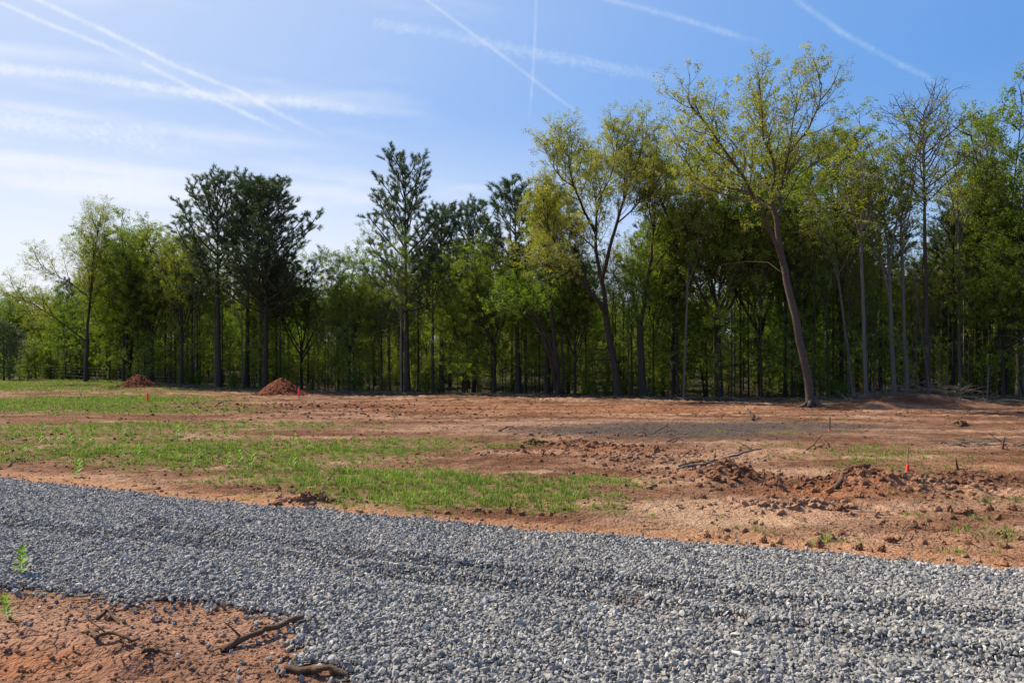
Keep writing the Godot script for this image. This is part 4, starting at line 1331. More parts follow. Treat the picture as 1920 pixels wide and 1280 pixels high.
func build_gravel() -> void:
	var kinds := 9
	var where := []
	var cols := []
	for k in kinds:
		where.append([])
		cols.append([])
	var cell := 0.0188
	var total := 0
	for j in range(int(3.1 / cell), int(13.5 / cell)):
		var reach := 0.69 * j * cell + 1.2
		for i in range(int(-reach / cell), int(reach / cell)):
			var x := (i + rng.randf()) * cell
			var d := (j + rng.randf()) * cell
			if d > along(road_far, x) + 0.35: continue
			var g := gravel_at(x, d)
			var here := smooth(-0.03, 0.1, g + rng.randf_range(-0.05, 0.05))
			if g < 0.0 and g > -0.7: here = maxf(here, 0.09 * exp(g * 5.0))
			# worn spots where the clay shows
			if n_mid.get_noise_2d(x * 2.5 + 300.0, d * 2.5) > 0.62: here *= 0.35
			if rng.randf() > here: continue
			var s := 0.0068 + 0.0122 * pow(rng.randf(), 1.5) + (0.009 if rng.randf() < 0.03 else 0.0)
			var b := Basis.from_euler(Vector3(rng.randf() * TAU, rng.randf() * TAU, rng.randf() * TAU)).scaled(Vector3(s, s, s))
			var k := rng.randi() % kinds
			where[k].append(Transform3D(b, Vector3(x, height(x, d) + s * 0.45 + rng.randf() * 0.012, -d)))
			var t := 0.26 + 0.24 * rng.randf() + (0.28 if rng.randf() < 0.07 else 0.0) - (0.09 if rng.randf() < 0.25 else 0.0)
			var c := Color(t * 1.01, t, t * 0.975)
			if g < 0.12 and rng.randf() < 0.2: c = c.lerp(Color(0.4, 0.22, 0.13), 0.45)
			elif rng.randf() < 0.02: c = Color(t * 1.25, t * 1.1, t * 0.9)
			cols[k].append(c)
			total += 1
	var o := Node3D.new()
	o.name = "gravel"
	add_child(o)
	tag(o, "loose grey crushed gravel covering the drive", "gravel", "", "stuff")
	for k in kinds:
		scatter(o, "stones", lump(100 + k, [Vector3(1.25, 0.7, 0.95), Vector3(1.5, 0.5, 0.9), Vector3(1.05, 0.85, 0.9)][k % 3], 0.55, 0), mats.stone, where[k], cols[k])
	print("gravel ", total)


func build_clods() -> void:
	var kinds := 5
	var where := []
	var cols := []
	for k in kinds:
		where.append([])
		cols.append([])
	var total := 0
	var spots := PackedVector3Array()          # x, depth, roughness
	for s in churn:
		var many := int(clampf(260.0 * s[2] * s[3] * s[4] * s[4] * (1.0 if s[1] < 16.0 else 0.25), 150, 2600)) if s[1] > 6.0 else 120
		for n in many:
			spots.append(Vector3(s[0] + rng.randfn(0.0, 0.55) * s[2], s[1] + rng.randfn(0.0, 0.55) * s[3], s[4]))
	for s in humps:
		if s[1] > 30.0 or s[1] < 7.0: continue
		for n in 300:
			spots.append(Vector3(s[0] + rng.randfn(0.0, 0.5) * s[2], s[1] + rng.randfn(0.0, 0.5) * s[3], 1.0))
	for n in 26000:
		var d := rng.randf_range(14.0, 44.0) if rng.randf() < 0.5 else rng.randf_range(3.5, 16.0)
		var x := rng.randf_range(-0.69, 0.69) * d
		if rng.randf() < 0.25 + 0.75 * smooth(0.0, 0.5, n_mid.get_noise_2d(x * 1.3 + 200.0, d * 1.3)): spots.append(Vector3(x, d, 0.3))
	for n in 2600:
		spots.append(Vector3(rng.randf_range(-4.2, -0.7), rng.randf_range(3.4, 5.7), 0.25))
	for row in [[820, 962, 1090, 976], [1290, 1004, 1910, 1062], [1330, 985, 1910, 1032], [1600, 969, 1930, 958], [1610, 985, 1930, 976], [1290, 958, 1500, 968]]:
		var a := ground_spot(row[0], row[1])
		var b := ground_spot(row[2], row[3])
		var many := int(a.distance_to(b) / 0.13)
		for n in many:
			if rng.randf() < 0.35: continue
			var p := a.lerp(b, (n + rng.randf_range(-0.3, 0.3)) / many) + Vector2(rng.randfn(0, 0.03), rng.randfn(0, 0.05))
			if gravel_at(p.x, p.y) > -0.08: continue
			var s := rng.randf_range(0.018, 0.042)
			var k := rng.randi() % kinds
			where[k].append(Transform3D(Basis.from_euler(Vector3(rng.randf_range(-0.5, 0.5), rng.randf() * TAU, rng.randf_range(-0.5, 0.5))).scaled(Vector3(s, s * rng.randf_range(0.9, 1.6), s)), Vector3(p.x, height(p.x, p.y) + s * 0.4, -p.y)))
			cols[k].append(soil_colour(p.x, p.y).lerp(Color(0.30, 0.155, 0.09), 0.6) * rng.randf_range(0.8, 1.15))
			total += 1
	for p in spots:
		var x := p.x
		var d := p.y
		if d > along(edge_line, x) - 1.0 or d < 3.4 or absf(x) > 0.7 * d + 0.5 or gravel_at(x, d) > -0.02: continue
		var s := (0.006 + (0.034 if d > 6.5 else 0.016) * pow(rng.randf(), 4.5) * (0.35 + p.z)) * (1.0 + 0.035 * maxf(d - 14.0, 0.0))
		var b := Basis.from_euler(Vector3(rng.randf_range(-0.6, 0.6), rng.randf() * TAU, rng.randf_range(-0.6, 0.6))).scaled(Vector3(s, s, s))
		var k := rng.randi() % kinds
		where[k].append(Transform3D(b, Vector3(x, height(x, d) + s * 0.2, -d)))
		cols[k].append(soil_colour(x, d).lerp(Color(0.26, 0.135, 0.08), 0.3) * rng.randf_range(0.8, 1.25))
		total += 1
	var o := Node3D.new()
	o.name = "clod_rubble"
	add_child(o)
	tag(o, "crumbs and small clods of red clay strewn over the lot", "clods", "", "stuff")
	for k in kinds:
		scatter(o, "crumbs", lump(200 + k, Vector3(1.15, 0.8, 1.0), 0.5, 0), mats.clod, where[k], cols[k])
	print("clods ", total)


func blade_tuft(blades: int, tall: float, reach: float, wide: float) -> ArrayMesh:
	var l := Leaves.new()
	for k in blades:
		var yaw := rng.randf() * TAU
		var out := Vector3(cos(yaw), 0, sin(yaw))
		var side := out.cross(Vector3.UP) * wide
		var foot := out * rng.randf() * reach * 0.5
		var h := tall * rng.randf_range(0.4, 1.25)
		var bend := rng.randf_range(0.15, 0.8)
		var mid := foot + Vector3.UP * h * 0.6 + out * h * 0.22 * bend
		var tip := foot + Vector3.UP * h * (1.0 - 0.3 * bend) + out * h * 0.75 * bend
		var f := rng.randf_range(0.7, 1.3)
		var c := Color(0.185 * f, 0.245 * f, 0.06 * f)
		if rng.randf() < 0.3: c = Color(0.36 * f, 0.30 * f, 0.15 * f)
		l.v.append_array(PackedVector3Array([foot - side, foot + side, mid + side * 0.8, mid - side * 0.8, mid - side * 0.8, mid + side * 0.8, tip + side * 0.1, tip - side * 0.1]))
		for j in 8: l.c.append(c)
	return leaf_mesh(l)


func build_grass() -> void:
	var where := [[], [], []]
	var cols := [[], [], []]
	for band in [[6.0, 16.0, 0.062, 1.0], [16.0, 32.0, 0.12, 1.25], [32.0, 70.0, 0.19, 1.7]]:
		var cell: float = band[2]
		for j in range(int(band[0] / cell), int(band[1] / cell)):
			var reach := 0.68 * j * cell + 0.8
			for i in range(int(-reach / cell), int(reach / cell)):
				var x := (i + rng.randf()) * cell
				var d := (j + rng.randf()) * cell
				var m := meadow(x, d)
				if m < 0.08 or rng.randf() > pow(m, 1.3) * (0.62 if d < 28.0 else 1.1) * (0.2 + 1.1 * smooth(-0.25, 0.35, n_fine.get_noise_2d(x * 1.4 + 20.0, d * 1.4))): continue
				if d < 16.0 and gravel_at(x, d) > -0.25: continue
				var s := float(band[3]) * rng.randf_range(0.6, 1.25) * (0.7 + 0.5 * m)
				var k := rng.randi() % 3
				where[k].append(Transform3D(Basis(Vector3.UP, rng.randf() * TAU).scaled(Vector3(s, s, s)), Vector3(x, height(x, d) - 0.004, -d)))
				var f := rng.randf_range(0.8, 1.2) * (1.0 + 0.25 * n_mid.get_noise_2d(x, d))
				cols[k].append(Color(f, f, f))
	var o := Node3D.new()
	o.name = "grass"
	add_child(o)
	tag(o, "patches of short green grass growing through the red clay", "grass", "", "stuff")
	for k in 3:
		scatter(o, "blades", blade_tuft(14, 0.07, 0.09, 0.0038), mats.grass, where[k], cols[k])
	print("grass ", where[0].size() * 3)


func build_debris() -> void:
	var where := []
	var cols := []
	for n in 9000:
		var d := rng.randf_range(4.0, 36.0)
		var x := rng.randf_range(-0.68, 0.68) * d
		if gravel_at(x, d) > -0.05 or d > along(edge_line, x): continue
		if rng.randf() > 0.35 + 0.4 * n_mid.get_noise_2d(x * 0.7 + 500.0, d * 0.7): continue
		var s := rng.randf_range(0.5, 1.6) * (1.0 + d * 0.02)
		var b := Basis.from_euler(Vector3(0, rng.randf() * TAU, rng.randf_range(-0.15, 0.15))).scaled(Vector3(s, s * 0.9, s))
		where.append(Transform3D(b, Vector3(x, height(x, d) + 0.006, -d)))
		var t := rng.randf_range(0.6, 1.5)
		cols.append(Color(0.23 * t, 0.16 * t, 0.10 * t))
	for n in 2600:
		var x := rng.randf_range(-30, 31)
		var d := along(edge_line, x) + rng.randfn(-0.6, 1.2)
		var s := rng.randf_range(2.0, 8.5)
		var e := Basis.from_euler(Vector3(0, rng.randf() * TAU, rng.randf_range(-0.35, 0.35))).scaled(Vector3(s, s * 0.9, s))
		where.append(Transform3D(e, Vector3(x, height(x, d) + 0.02 + 0.08 * rng.randf(), -d)))
		var t := rng.randf_range(0.6, 1.5)
		cols.append(Color(0.2 * t, 0.16 * t, 0.12 * t))
	var b := Buf.new()
	tube(b, PackedVector3Array([Vector3(-0.07, 0, 0), Vector3(-0.02, 0.004, 0.008), Vector3(0.03, 0.002, -0.004), Vector3(0.08, 0.006, 0.006)]), PackedFloat32Array([0.0022, 0.003, 0.0028, 0.0012]), 4)
	var o := Node3D.new()
	o.name = "twig_litter"
	add_child(o)
	tag(o, "thin broken twigs and straw littering the clay lot", "twigs", "", "stuff")
	scatter(o, "twigs", mesh_of(b), mats.clod, where, cols)


# ---------------------------------------------------------------- single things on the lot

func on_ground(px: float, py: float) -> Vector3:
	var g := ground_spot(px, py)
	return Vector3(g.x, height(g.x, g.y), -g.y)


func build_clod_things() -> void:
	var forms := []
	for k in 4:
		forms.append(lump(300 + k, [Vector3(1.15, 0.85, 0.9), Vector3(1.5, 0.6, 0.9), Vector3(0.85, 1.3, 0.75), Vector3(1.0, 0.75, 1.25)][k], 0.75, 2))
	# px, py, size in metres, form, words
	var list := [
		[1232, 852, 0.10, 2, "upright clod on the churned ridge at the edge of the grey ash patch"],
		[1362, 900, 0.15, 0, "largest dark clod on the heap below the long fallen branch"],
		[1338, 912, 0.09, 3, "clod at the left foot of the heap below the long fallen branch"],
		[1468, 922, 0.09, 2, "pointed clod left of the cleat tracks, below the heap"],
		[1578, 962, 0.085, 0, "dark blocky clod on smooth orange clay left of the tyre prints"],
		[1655, 920, 0.10, 0, "rust-red clod on the mound beside the dark log"],
		[1612, 936, 0.06, 3, "small dark clod just below the dark log"],
		[575, 946, 0.09, 3, "larger dark clod pair at the edge of the gravel, left one"],
		[600, 944, 0.08, 0, "larger dark clod pair at the edge of the gravel, right one"],
		[953, 966, 0.055, 2, "dark clod under the lower rim of the thick grass patch"],
		[895, 960, 0.05, 0, "clod left of the darkest one under the thick grass patch"],
		[1030, 838, 0.11, 1, "broad clod heap beside the small bright grass patch"],
		[1326, 1008, 0.045, 2, "pointed clod near the gravel below the pale sandy patch"],
		[1432, 1018, 0.05, 2, "upright clod standing in the sandy strip beside the gravel"],
		[1538, 1026, 0.055, 2, "spiky clod at the gravel edge below the small grass strip"],
		[1610, 1032, 0.05, 2, "leaning spiky clod at the gravel edge, second of the spiky row"],
		[1652, 1034, 0.05, 2, "tall thin clod at the gravel edge, third of the spiky row"],
		[1672, 1020, 0.06, 0, "dark clod with a thin twig leaning on it above the spiky row"],
		[1782, 964, 0.055, 2, "upright tread clod, first in the tyre print row"],
		[1810, 966, 0.065, 0, "fat dark clod in the middle of the tyre print row"],
		[1858, 960, 0.05, 2, "upright clod past the middle of the tyre print row"],
		[1872, 972, 0.045, 2, "low clod beside the tufts in the tyre print row"],
		[1902, 960, 0.05, 2, "last clod of the tyre print row by the picture edge"],
		[1806, 798, 0.22, 1, "lone dark clod far back on the lot near the brush heap"],
		[205, 1166, 0.03, 3, "clod among the roots in the bare corner of clay"],
		[535, 1243, 0.035, 0, "round tan stone-like clod beside the gravel in the clay corner"],
	]
	for c in list:
		var at := on_ground(c[0], c[1])
		var o := part("dirt_clod", forms[c[3]], mats.clay, self)
		o.position = at + Vector3(0, c[2] * 0.18, 0)
		o.rotation = Vector3(rng.randf_range(-0.3, 0.3), rng.randf() * TAU, rng.randf_range(-0.3, 0.3))
		o.scale = Vector3.ONE * c[2] * 0.75
		tag(o, c[4], "clod", "clods of clay on the lot")


func branch_thing(called: String, pts: Array, r0: float, r1: float, mat: String, label: String, stubs := 2, lift := 0.0) -> void:
	# pts: photograph points of where it lies, with its height above the ground
	var w := PackedVector3Array()
	for q in pts:
		var g := on_ground(q[0], q[1])
		w.append(g + Vector3(0, (q[2] if q.size() > 2 else 0.0) + r0 * 0.6 + lift, 0))
	var foot := w[0]
	var fine := PackedVector3Array()
	for k in w.size() - 1:
		for s in 3:
			var jitter := Vector3(rng.randf_range(-1, 1), rng.randf_range(-0.5, 1), rng.randf_range(-1, 1)) * r0 * 0.7
			fine.append(w[k].lerp(w[k + 1], s / 3.0) - foot + (jitter if k + s > 0 else Vector3.ZERO))
	fine.append(w[-1] - foot)
	var b := Buf.new()
	var radii := taper(fine.size(), r0, r1)
	for k in radii.size(): radii[k] *= rng.randf_range(0.85, 1.15)
	# close both ends
	fine.insert(0, fine[0] - (fine[1] - fine[0]).normalized() * r0 * 0.15)
	radii.insert(0, 0.001)
	fine.append(fine[-1] + (fine[-1] - fine[-2]).normalized() * r1 * 0.15)
	radii.append(0.001)
	tube(b, fine, radii, 8)
	var o := base(called, foot)
	part("stem", mesh_of(b), mats[mat], o)
	for k in stubs:
		var q := path_at(fine, rng.randf_range(0.2, 0.85))
		var yaw := rng.randf() * TAU
		var path := limb_path(q[0], Vector3(cos(yaw), rng.randf_range(0.1, 0.9), sin(yaw)).normalized(), rng.randf_range(4, 11) * r0, 3, 0.0, 0.2)
		var t := Buf.new()
		tube(t, path, taper(4, r0 * 0.4, r0 * 0.15), 5)
		part("side_twig", mesh_of(t), mats[mat], o)
	tag(o, label, "branch", "dead wood lying on the lot")


func build_dead_wood() -> void:
	branch_thing("fallen_branch", [[418, 1226, 0.0], [450, 1212, 0.02], [500, 1200, 0.03], [540, 1188, 0.05], [568, 1180, 0.04]], 0.022, 0.011, "dead_wood", "thick brown stick lying across the clay corner beside the gravel", 2)
	branch_thing("fallen_branch", [[535, 1267], [580, 1272], [625, 1277], [650, 1282]], 0.02, 0.014, "dead_wood", "brown stick half buried at the bottom edge of the gravel", 1)
	branch_thing("root_piece", [[160, 1198, 0.01], [170, 1215, 0.03], [182, 1232, 0.01], [212, 1232, 0.03], [245, 1240, 0.02], [262, 1232, 0.02]], 0.014, 0.006, "dead_wood", "forked root sprawling in the middle of the bare clay corner", 3)
	branch_thing("root_piece", [[268, 1262, 0.01], [292, 1250, 0.03], [320, 1254, 0.01]], 0.013, 0.006, "dead_wood", "short dark root near the bottom of the clay corner", 1)
	branch_thing("root_piece", [[180, 1166, 0.0], [200, 1160, 0.04], [222, 1175, 0.0]], 0.014, 0.007, "dead_wood", "arched root stub close to the upper rim of the clay corner", 2)
	branch_thing("fallen_branch", [[105, 1202], [118, 1182], [127, 1164]], 0.008, 0.004, "dead_wood", "thin twig lying left of the forked root", 0)
	branch_thing("fallen_branch", [[205, 1150], [240, 1146], [280, 1144]], 0.006, 0.003, "dead_wood", "hair-thin twig along the upper rim of the clay corner", 0)
	branch_thing("fallen_branch", [[1272, 884], [1320, 880, 0.04], [1370, 872, 0.08], [1405, 864, 0.12], [1428, 860, 0.10]], 0.028, 0.012, "grey_wood", "long curved branch lying on top of the dirt heap", 3)
	branch_thing("fallen_branch", [[1272, 880], [1300, 875, 0.03], [1323, 872, 0.02]], 0.016, 0.008, "grey_wood", "short stick beside the thick end of the long curved branch", 0)
	branch_thing("charred_log", [[1566, 922, 0.0], [1588, 910, 0.02], [1605, 898, 0.03], [1630, 880, 0.02]], 0.04, 0.026, "dead_wood", "dark charred log lying on the mound left of the red ribboned stake", 0)
	branch_thing("fallen_branch", [[1507, 852], [1525, 842, 0.05], [1540, 834, 0.14], [1550, 842, 0.08], [1560, 848, 0.0]], 0.018, 0.008, "dead_wood", "bent stick making an upside-down V in the middle of the lot", 1)
	branch_thing("fallen_branch", [[1384, 833], [1398, 839]], 0.014, 0.008, "dead_wood", "short dark stick below the grey ash patch", 0)
	branch_thing("fallen_branch", [[1402, 779, 0.18], [1412, 790, 0.04], [1428, 789, 0.02]], 0.03, 0.012, "dark_bark", "hooked dark stick far back in front of the leaning oak", 1)
	branch_thing("fallen_branch", [[840, 756], [860, 753, 0.08], [880, 758, 0.04], [905, 762]], 0.022, 0.01, "dead_wood", "arched thin branch on the orange clay below the lone pine", 2)
	branch_thing("fallen_branch", [[935, 810], [955, 806, 0.05], [972, 808]], 0.02, 0.01, "dark_bark", "dark stick above the churned ridge in the middle of the lot", 1)
	branch_thing("fallen_branch", [[612, 908, 0.0], [625, 899, 0.05], [640, 889, 0.1]], 0.012, 0.007, "dead_wood", "tilted stick poking from the grass above the pair of dark clods", 0)
	branch_thing("fallen_branch", [[15, 878], [30, 868, 0.03], [45, 862]], 0.016, 0.008, "dark_bark", "dark stick on bare soil above the far left end of the gravel", 1)
	branch_thing("fallen_branch", [[1690, 1020], [1702, 1008, 0.06], [1712, 996, 0.1]], 0.005, 0.003, "grey_wood", "thin twig leaning up from the dark clod near the gravel", 0)
	branch_thing("split_log", [[1872, 755], [1895, 755, 0.02], [1930, 756]], 0.07, 0.06, "lath", "pale freshly split log lying by the woods at the far right", 0)
	branch_thing("fallen_branch", [[1250, 830], [1275, 827, 0.03], [1300, 832]], 0.016, 0.008, "grey_wood", "thin grey stick on the grey ash patch", 1)
	branch_thing("fallen_branch", [[1225, 818], [1250, 808, 0.1], [1280, 815]], 0.014, 0.007, "dark_bark", "dark arched stick on the upper part of the grey ash patch", 1)
	branch_thing("fallen_branch", [[145, 742, 0.3], [150, 748, 0.12], [154, 752]], 0.03, 0.015, "dark_bark", "dark stick tilting up from the far grass field", 0)
	branch_thing("fallen_branch", [[580, 752, 0.3], [586, 759, 0.1], [592, 764]], 0.025, 0.012, "grey_wood", "pale bent stick on the dark churned soil below the larger heap", 1)
	# stumps that stick up
	for s in [[1800, 884, 0.22, 0.022, -0.35, "thin splintered stump right of the red ribboned stake"], [1882, 846, 0.30, 0.022, -0.1, "dark upright stub in the trampled brush at the right of the lot"], [1803, 800, 0.14, 0.07, 0.1, "squat dark stump far back right of the leaning oak"]]:
		var at := on_ground(s[0], s[1])
		var b := Buf.new()
		var path := limb_path(Vector3(0, -0.08, 0), Vector3(s[4], 1, 0.1).normalized(), s[2] + 0.08, 4, 0.0, 0.12)
		tube(b, path, PackedFloat32Array([s[3] * 1.4, s[3], s[3] * 0.85, s[3] * 0.7, s[3] * 0.25]), 8)
		var o := base("tree_stub", at)
		part("stem", mesh_of(b), mats.dead_wood, o)
		for k in 3:
			var t := Buf.new()
			var yaw := k * 2.1 + 0.4
			tube(t, limb_path(Vector3(0, 0.03, 0), Vector3(cos(yaw), 0.12, sin(yaw)), float(s[3]) * 5.0, 3, -0.12, 0.15), taper(4, s[3] * 0.55, s[3] * 0.15), 5)
			part("root", mesh_of(t), mats.dead_wood, o)
		tag(o, s[5], "stump", "dead wood standing on the lot")


func build_heap(px: float, py: float, half: float, tall: float, label: String) -> void:
	var at := on_ground(px, py)
	var n := FastNoiseLite.new()
	n.seed = int(px)
	n.frequency = 1.6
	var b := Buf.new()
	var w := 44
	for j in w + 1:
		for i in w + 1:
			var u := (i * 2.0 / w - 1.0)
			var v := (j * 2.0 / w - 1.0)
			var q := sqrt(u * u + v * v) * (1.0 + 0.18 * n.get_noise_2d(u * 1.2, v * 1.2))
			var y := tall * (0.55 * maxf(0.0, 1.0 - q) + 0.45 * (0.5 + 0.5 * cos(PI * minf(q, 1.0)))) - 0.1
			if q < 1.0: y += tall * (0.07 * n.get_noise_2d(u * 3.0 + 9.0, v * 3.0) + 0.045 * n.get_noise_2d(u * 9.0, v * 9.0))
			b.v.append(Vector3(u * half, y, v * half * 0.9))
	for j in w:
		for i in w:
			var k := j * (w + 1) + i
			b.i.append_array(PackedInt32Array([k, k + 1, k + w + 2, k, k + w + 2, k + w + 1]))
	var o := base("clay_heap", at)
	part("heap", mesh_of(b), mats.mound_clay, o)
	var form := lump(int(px) + 5, Vector3(1.1, 0.8, 1.0), 0.45, 0)
	for k in 60:
		var yaw := rng.randf() * TAU
		var r := pow(rng.randf(), 0.6) * 1.05
		var s := rng.randf_range(0.03, 0.085)
		var c := MeshInstance3D.new()
		c.name = "clod"
		c.mesh = form
		c.material_override = mats.mound_clay
		o.add_child(c, true)
		c.position = Vector3(cos(yaw) * r * half, maxf(tall * (0.55 * maxf(0.0, 1.0 - r) + 0.45 * (0.5 + 0.5 * cos(PI * minf(r, 1.0)))) - 0.09, 0.0), sin(yaw) * r * half * 0.9)
		c.rotation = Vector3(rng.randf() * 3.0, yaw, rng.randf() * 3.0)
		c.scale = Vector3.ONE * s
	tag(o, label, "heap", "heaps of dug clay")


func build_stakes() -> void:
	# px, py of the foot, height, lath half width, ribbon share, colour of the lath, label
	for s in [
		[276, 757, 0.46, 0.03, 1.0, "ribbon", "pink-red survey stake at the corner of the far grass field"],
		[560, 747, 0.56, 0.035, 1.0, "ribbon", "pink-red survey stake in front of the larger clay heap"],
		[1702, 889, 0.40, 0.014, 0.3, "lath", "thin wooden survey stake with red ribbon at its foot on the right of the lot"],
		[1556, 810, 0.36, 0.02, 0.12, "dead_wood", "weathered brown survey stake near the grey ash, in front of the leaning oak"],
		[294, 729, 0.5, 0.025, 0.0, "lath", "plain wooden stake right beside the smaller clay heap"],
		[587, 740, 0.4, 0.022, 0.0, "grey_wood", "plain grey stake at the right foot of the larger clay heap"]]:
		var at := on_ground(s[0], s[1])
		var o := base("survey_stake", at, rng.randf_range(-0.4, 0.4))
		var b := Buf.new()
		var hw: float = s[3]
		tube(b, PackedVector3Array([Vector3(0, -0.1, 0), Vector3(0.004, s[2] * 0.5, 0), Vector3(0.01, s[2], 0.004)]), PackedFloat32Array([hw * 0.75, hw, hw]), 4)
		part("lath", mesh_of(b), mats[s[5] if s[4] < 1.0 else "lath"], o)
		if s[4] > 0.0:
			var r := Buf.new()
			var h0: float = -0.01 if s[4] < 1.0 else float(s[2]) * 0.12
			var h1: float = float(s[2]) * (float(s[4]) if s[4] < 1.0 else 1.03)
			var rr := hw * (1.35 if s[4] >= 1.0 else 1.9)
			tube(r, PackedVector3Array([Vector3(0, h0, 0), Vector3(0.003, (h0 + h1) / 2, 0.002), Vector3(0.008, h1, 0.003)]), PackedFloat32Array([rr * 1.25, rr, rr * 0.9]), 6)
			part("ribbon_wrap", mesh_of(r), mats.ribbon, o)
			for k in 2:      # its loose ends
				var t := Buf.new()
				var path := PackedVector3Array()
				for n in 5:
					var f := n / 4.0
					if s[4] >= 1.0: path.append(Vector3((0.03 + 0.05 * f) * (1 if k == 0 else -1), h1 * (0.95 - 0.45 * f), 0.02 + 0.02 * sin(f * 5.0)))
					else: path.append(Vector3(0.02 + (0.10 + 0.08 * k) * f, 0.035 - 0.03 * f + 0.012 * sin(f * 7.0 + k), 0.03 * k + 0.04 * f))
				tube(t, path, PackedFloat32Array([0.006, 0.012, 0.013, 0.012, 0.008]), 4)
				part("ribbon_end", mesh_of(t), mats.ribbon, o)
		tag(o, s[6], "stake", "survey stakes on the lot")


func build_weeds() -> void:
	# a leafy upright weed: stem and lance-shaped leaves
	var forms := []
	for f in 4:
		var b := Buf.new()
		var stem := limb_path(Vector3(0, -0.02, 0), Vector3(rng.randf_range(-0.12, 0.12), 1, rng.randf_range(-0.12, 0.12)).normalized(), 0.30, 4, 0.02, 0.05)
		tube(b, stem, taper(5, 0.006, 0.003), 5)
		var l := Leaves.new()
		var yaw := rng.randf() * TAU
		for k in 20:
			yaw += 2.4
			var q := path_at(stem, 0.15 + 0.85 * k / 20.0)
			var up := lerpf(0.5, 1.7, k / 20.0)
			var out := Vector3(cos(yaw), up, sin(yaw)).normalized()
			var side := out.cross(Vector3.UP).normalized()
			var n := side.cross(out)
			var ln := lerpf(0.13, 0.085, k / 20.0) * rng.randf_range(0.8, 1.15)
			var wd := 0.026
			var a: Vector3 = q[0]
			var mid := a + out * ln * 0.5 - n * 0.004
			var tip := a + out * ln + Vector3(cos(yaw), -0.3, sin(yaw)) * ln * 0.18
			var t := rng.randf_range(0.8, 1.25)
			var c := Color(0.21 * t, 0.30 * t, 0.06 * t)
			l.v.append_array(PackedVector3Array([a, mid + side * wd, tip, mid - side * wd]))
			l.c.append_array(PackedColorArray([c, c, c, c]))
		forms.append([mesh_of(b), leaf_mesh(l)])
	var list := [[72, 832, 0.30], [106, 832, 0.26], [130, 836, 0.30], [165, 832, 0.24], [230, 820, 0.28], [277, 822, 0.24], [330, 822, 0.34], [347, 820, 0.26], [404, 822, 0.30], [428, 826, 0.26], [121, 812, 0.28], [43, 850, 0.22], [88, 842, 0.2], [176, 842, 0.22], [143, 896, 0.34], [150, 878, 0.2], [259, 858, 0.26], [371, 862, 0.22], [425, 878, 0.28], [450, 870, 0.30], [471, 880, 0.34], [548, 876, 0.26], [508, 828, 0.28], [552, 832, 0.26], [576, 846, 0.24], [228, 862, 0.2], [360, 876, 0.2], [82, 806, 0.26]]
	var n := 0
	list.sort_custom(func(a, b): return a[0] < b[0])
	var ranks := {"nearer": 0, "farther": 0}
	for w in list:
		var at := on_ground(w[0], w[1])
		var o := base("weed", at, rng.randf() * TAU)
		var k: Array = forms[n % 4]
		o.scale = Vector3.ONE * float(w[2]) / 0.36
		part("stem", k[0], mats.grass, o)
		part("leaves", k[1], mats.grass, o)
		var row := "nearer" if w[1] > 850 else "farther"
		ranks[row] += 1
		tag(o, "upright leafy weed, %s from the left in the %s row of weeds" % [ordinal(ranks[row]), row], "weed", "upright weeds in the %s row" % row)
		n += 1
	for w in [[38, 1086, 0.24, "tall green weed growing up through the gravel at the far left"], [15, 1172, 0.18, "small green weed on the clay rim below the gravel at the far left"]]:
		var o := base("weed", on_ground(w[0], w[1]), 1.0)
		o.scale = Vector3.ONE * float(w[2]) / 0.34
		part("stem", forms[n % 4][0], mats.grass, o)
		part("leaves", forms[n % 4][1], mats.grass, o)
		tag(o, w[3], "weed", "upright weeds in the gravel")
		n += 1


func build_brush() -> void:
	for s in [[1740, 762, 3.4, 1.1, 0.6, 300, "long heap of grey brush and dirt at the foot of the pale trunks"], [1648, 758, 1.4, 0.8, 0.5, 130, "small tangle of grey twigs at the left end of the brush heap"], [112, 725, 2.6, 1.0, 0.45, 60, "low pile of brown brush near the pale thin-leaved tree"], [1850, 838, 0.8, 0.5, 0.14, 50, "trampled twigs round the dark upright stub"]]:
		var at := on_ground(s[0], s[1])
		var o := base("brush_pile", at)
		var b := Buf.new()
		for k in int(s[5]):
			var u := rng.randf_range(-1, 1)
			var v := rng.randf_range(-1, 1)
			var p := Vector3(u * s[2], 0, v * s[3])
			p.y = height(at.x + p.x, -at.z - p.z) - at.y + rng.randf() * float(s[4]) * (1.0 - u * u)
			var yaw := rng.randf() * TAU
			var path := limb_path(p, Vector3(cos(yaw), rng.randf_range(-0.05, 0.5), sin(yaw)).normalized(), rng.randf_range(0.4, 1.3) * (1.0 if s[4] > 0.3 else 0.4), 4, -0.06, 0.22)
			var r := rng.randf_range(0.006, 0.018)
			tube(b, path, taper(5, r, r * 0.4), 4)
		var t := part("twigs", mesh_of(b), mats.grey_wood if s[0] > 1000 else mats.dead_wood, o)
		t.set_meta("kind", "stuff")
		tag(o, s[6], "brush pile", "piles of brush")
	# a broken pole and a bare fallen limb among the pale trunks
	var pole := Buf.new()
	tube(pole, PackedVector3Array([Vector3(0, -0.2, 0), Vector3(0.05, 0.9, 0), Vector3(0.13, 1.8, 0)]), PackedFloat32Array([0.05, 0.045, 0.03]), 7)
	var po := part("broken_pole", mesh_of(pole), mats.pale_bark, self)
	var g := spot(1851, 743, 41.5)
	po.position = Vector3(g.x, height(g.x, 41.5), -41.5)
	tag(po, "short snapped pale pole standing in front of the grey-trunked tree", "pole")


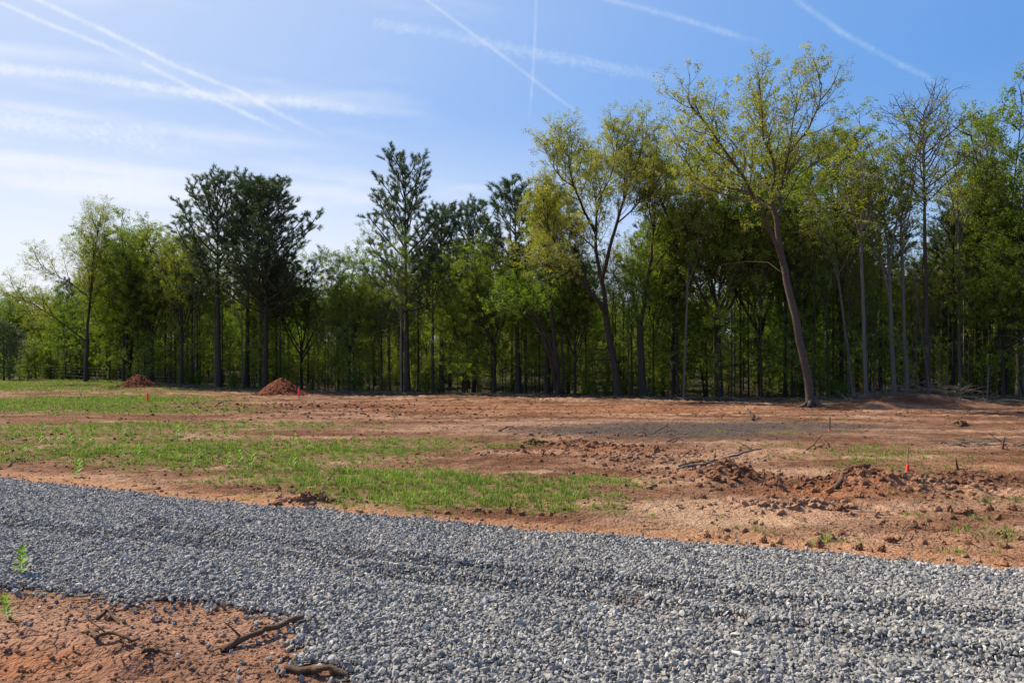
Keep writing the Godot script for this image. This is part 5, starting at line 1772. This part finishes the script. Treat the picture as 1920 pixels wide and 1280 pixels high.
func build_bent_sapling() -> void:
	var d := 42.0
	var b := Buf.new()
	var foot := spot(1936, 742, d)
	foot.y = height(foot.x, d)
	var path := PackedVector3Array([Vector3(0, -0.2, 0)])
	for q in [[1938, 700], [1934, 660], [1922, 640], [1900, 630], [1870, 628], [1838, 634], [1815, 645]]:
		path.append(spot(q[0], q[1], d) - foot + Vector3(0, 0, rng.randf_range(-0.12, 0.12)))
	tube(b, path, taper(path.size(), 0.045, 0.01), 6)
	var o := base("bent_sapling", foot)
	part("stem", mesh_of(b), mats.pale_bark, o)
	for k in 5:
		var q := path_at(path, 0.45 + 0.1 * k)
		var t := Buf.new()
		tube(t, limb_path(q[0], Vector3(rng.randf_range(-0.8, -0.2), rng.randf_range(-0.9, 0.6), rng.randf_range(-0.6, 0.6)).normalized(), rng.randf_range(0.4, 1.0), 3, 0.0, 0.25), taper(4, 0.013, 0.005), 4)
		part("side_twig", mesh_of(t), mats.pale_bark, o)
	tag(o, "bare pale sapling bent over level at the far right of the woods", "tree")


func build_fence() -> void:
	var o := base("wire_fence", Vector3.ZERO)
	var ends := [Vector2(-66, 84), Vector2(-57, 80), Vector2(-49, 76.5), Vector2(-42, 73), Vector2(-35, 70), Vector2(-29, 67.5)]
	var tops := []
	for e in ends:
		var y := height(e.x, e.y)
		var b := Buf.new()
		tube(b, PackedVector3Array([Vector3(e.x, y - 0.3, -e.y), Vector3(e.x, y + 0.7, -e.y), Vector3(e.x + 0.02, y + 1.35, -e.y)]), PackedFloat32Array([0.035, 0.032, 0.03]), 7)
		part("post", mesh_of(b), mats.grey_wood, o)
		tops.append(y)
	for row in [0.4, 0.7, 1.0, 1.25]:
		var b := Buf.new()
		var path := PackedVector3Array()
		for k in ends.size() - 1:
			for s in 4:
				var f := s / 4.0
				path.append(Vector3(lerpf(ends[k].x, ends[k + 1].x, f), lerpf(tops[k], tops[k + 1], f) + row - 0.12 * f * (1.0 - f), -lerpf(ends[k].y, ends[k + 1].y, f)))
		path.append(Vector3(ends[-1].x, tops[-1] + row, -ends[-1].y))
		tube(b, path, taper(path.size(), 0.006, 0.006), 4)
		part("wire", mesh_of(b), mats.wire, o)
	tag(o, "low wire fence with thin posts at the far left in front of the trees", "fence")


func _ready() -> void:
	rng.seed = 20240417
	lay_out()
	build_light()
	print("sky")
	make_materials()
	build_ground()
	build_road()
	make_sprays()
	make_shapes()
	print("shapes")
	build_drawn_trees()
	build_edge_trees()
	build_woods()
	build_gravel()
	build_clods()
	build_grass()
	build_debris()
	build_heap(258, 735, 1.75, 1.05, "smaller red clay heap left of the three tall pines")
	build_heap(527, 742, 1.95, 1.15, "larger red clay heap at the foot of the three tall pines")
	build_clod_things()
	build_dead_wood()
	build_stakes()
	build_weeds()
	build_brush()
	build_fence()
	build_bent_sapling()
	var tris := 0
	var counted := {}
	for o in find_children("*", "GeometryInstance3D", true, false):
		var m: Mesh = o.multimesh.mesh if o is MultiMeshInstance3D else o.mesh
		if counted.has(m): continue
		counted[m] = true
		for k in m.get_surface_count(): tris += (m.surface_get_array_index_len(k) if m.surface_get_array_index_len(k) else m.surface_get_array_len(k)) / 3
	print("triangles ", tris)
	print("done ", Time.get_ticks_msec())
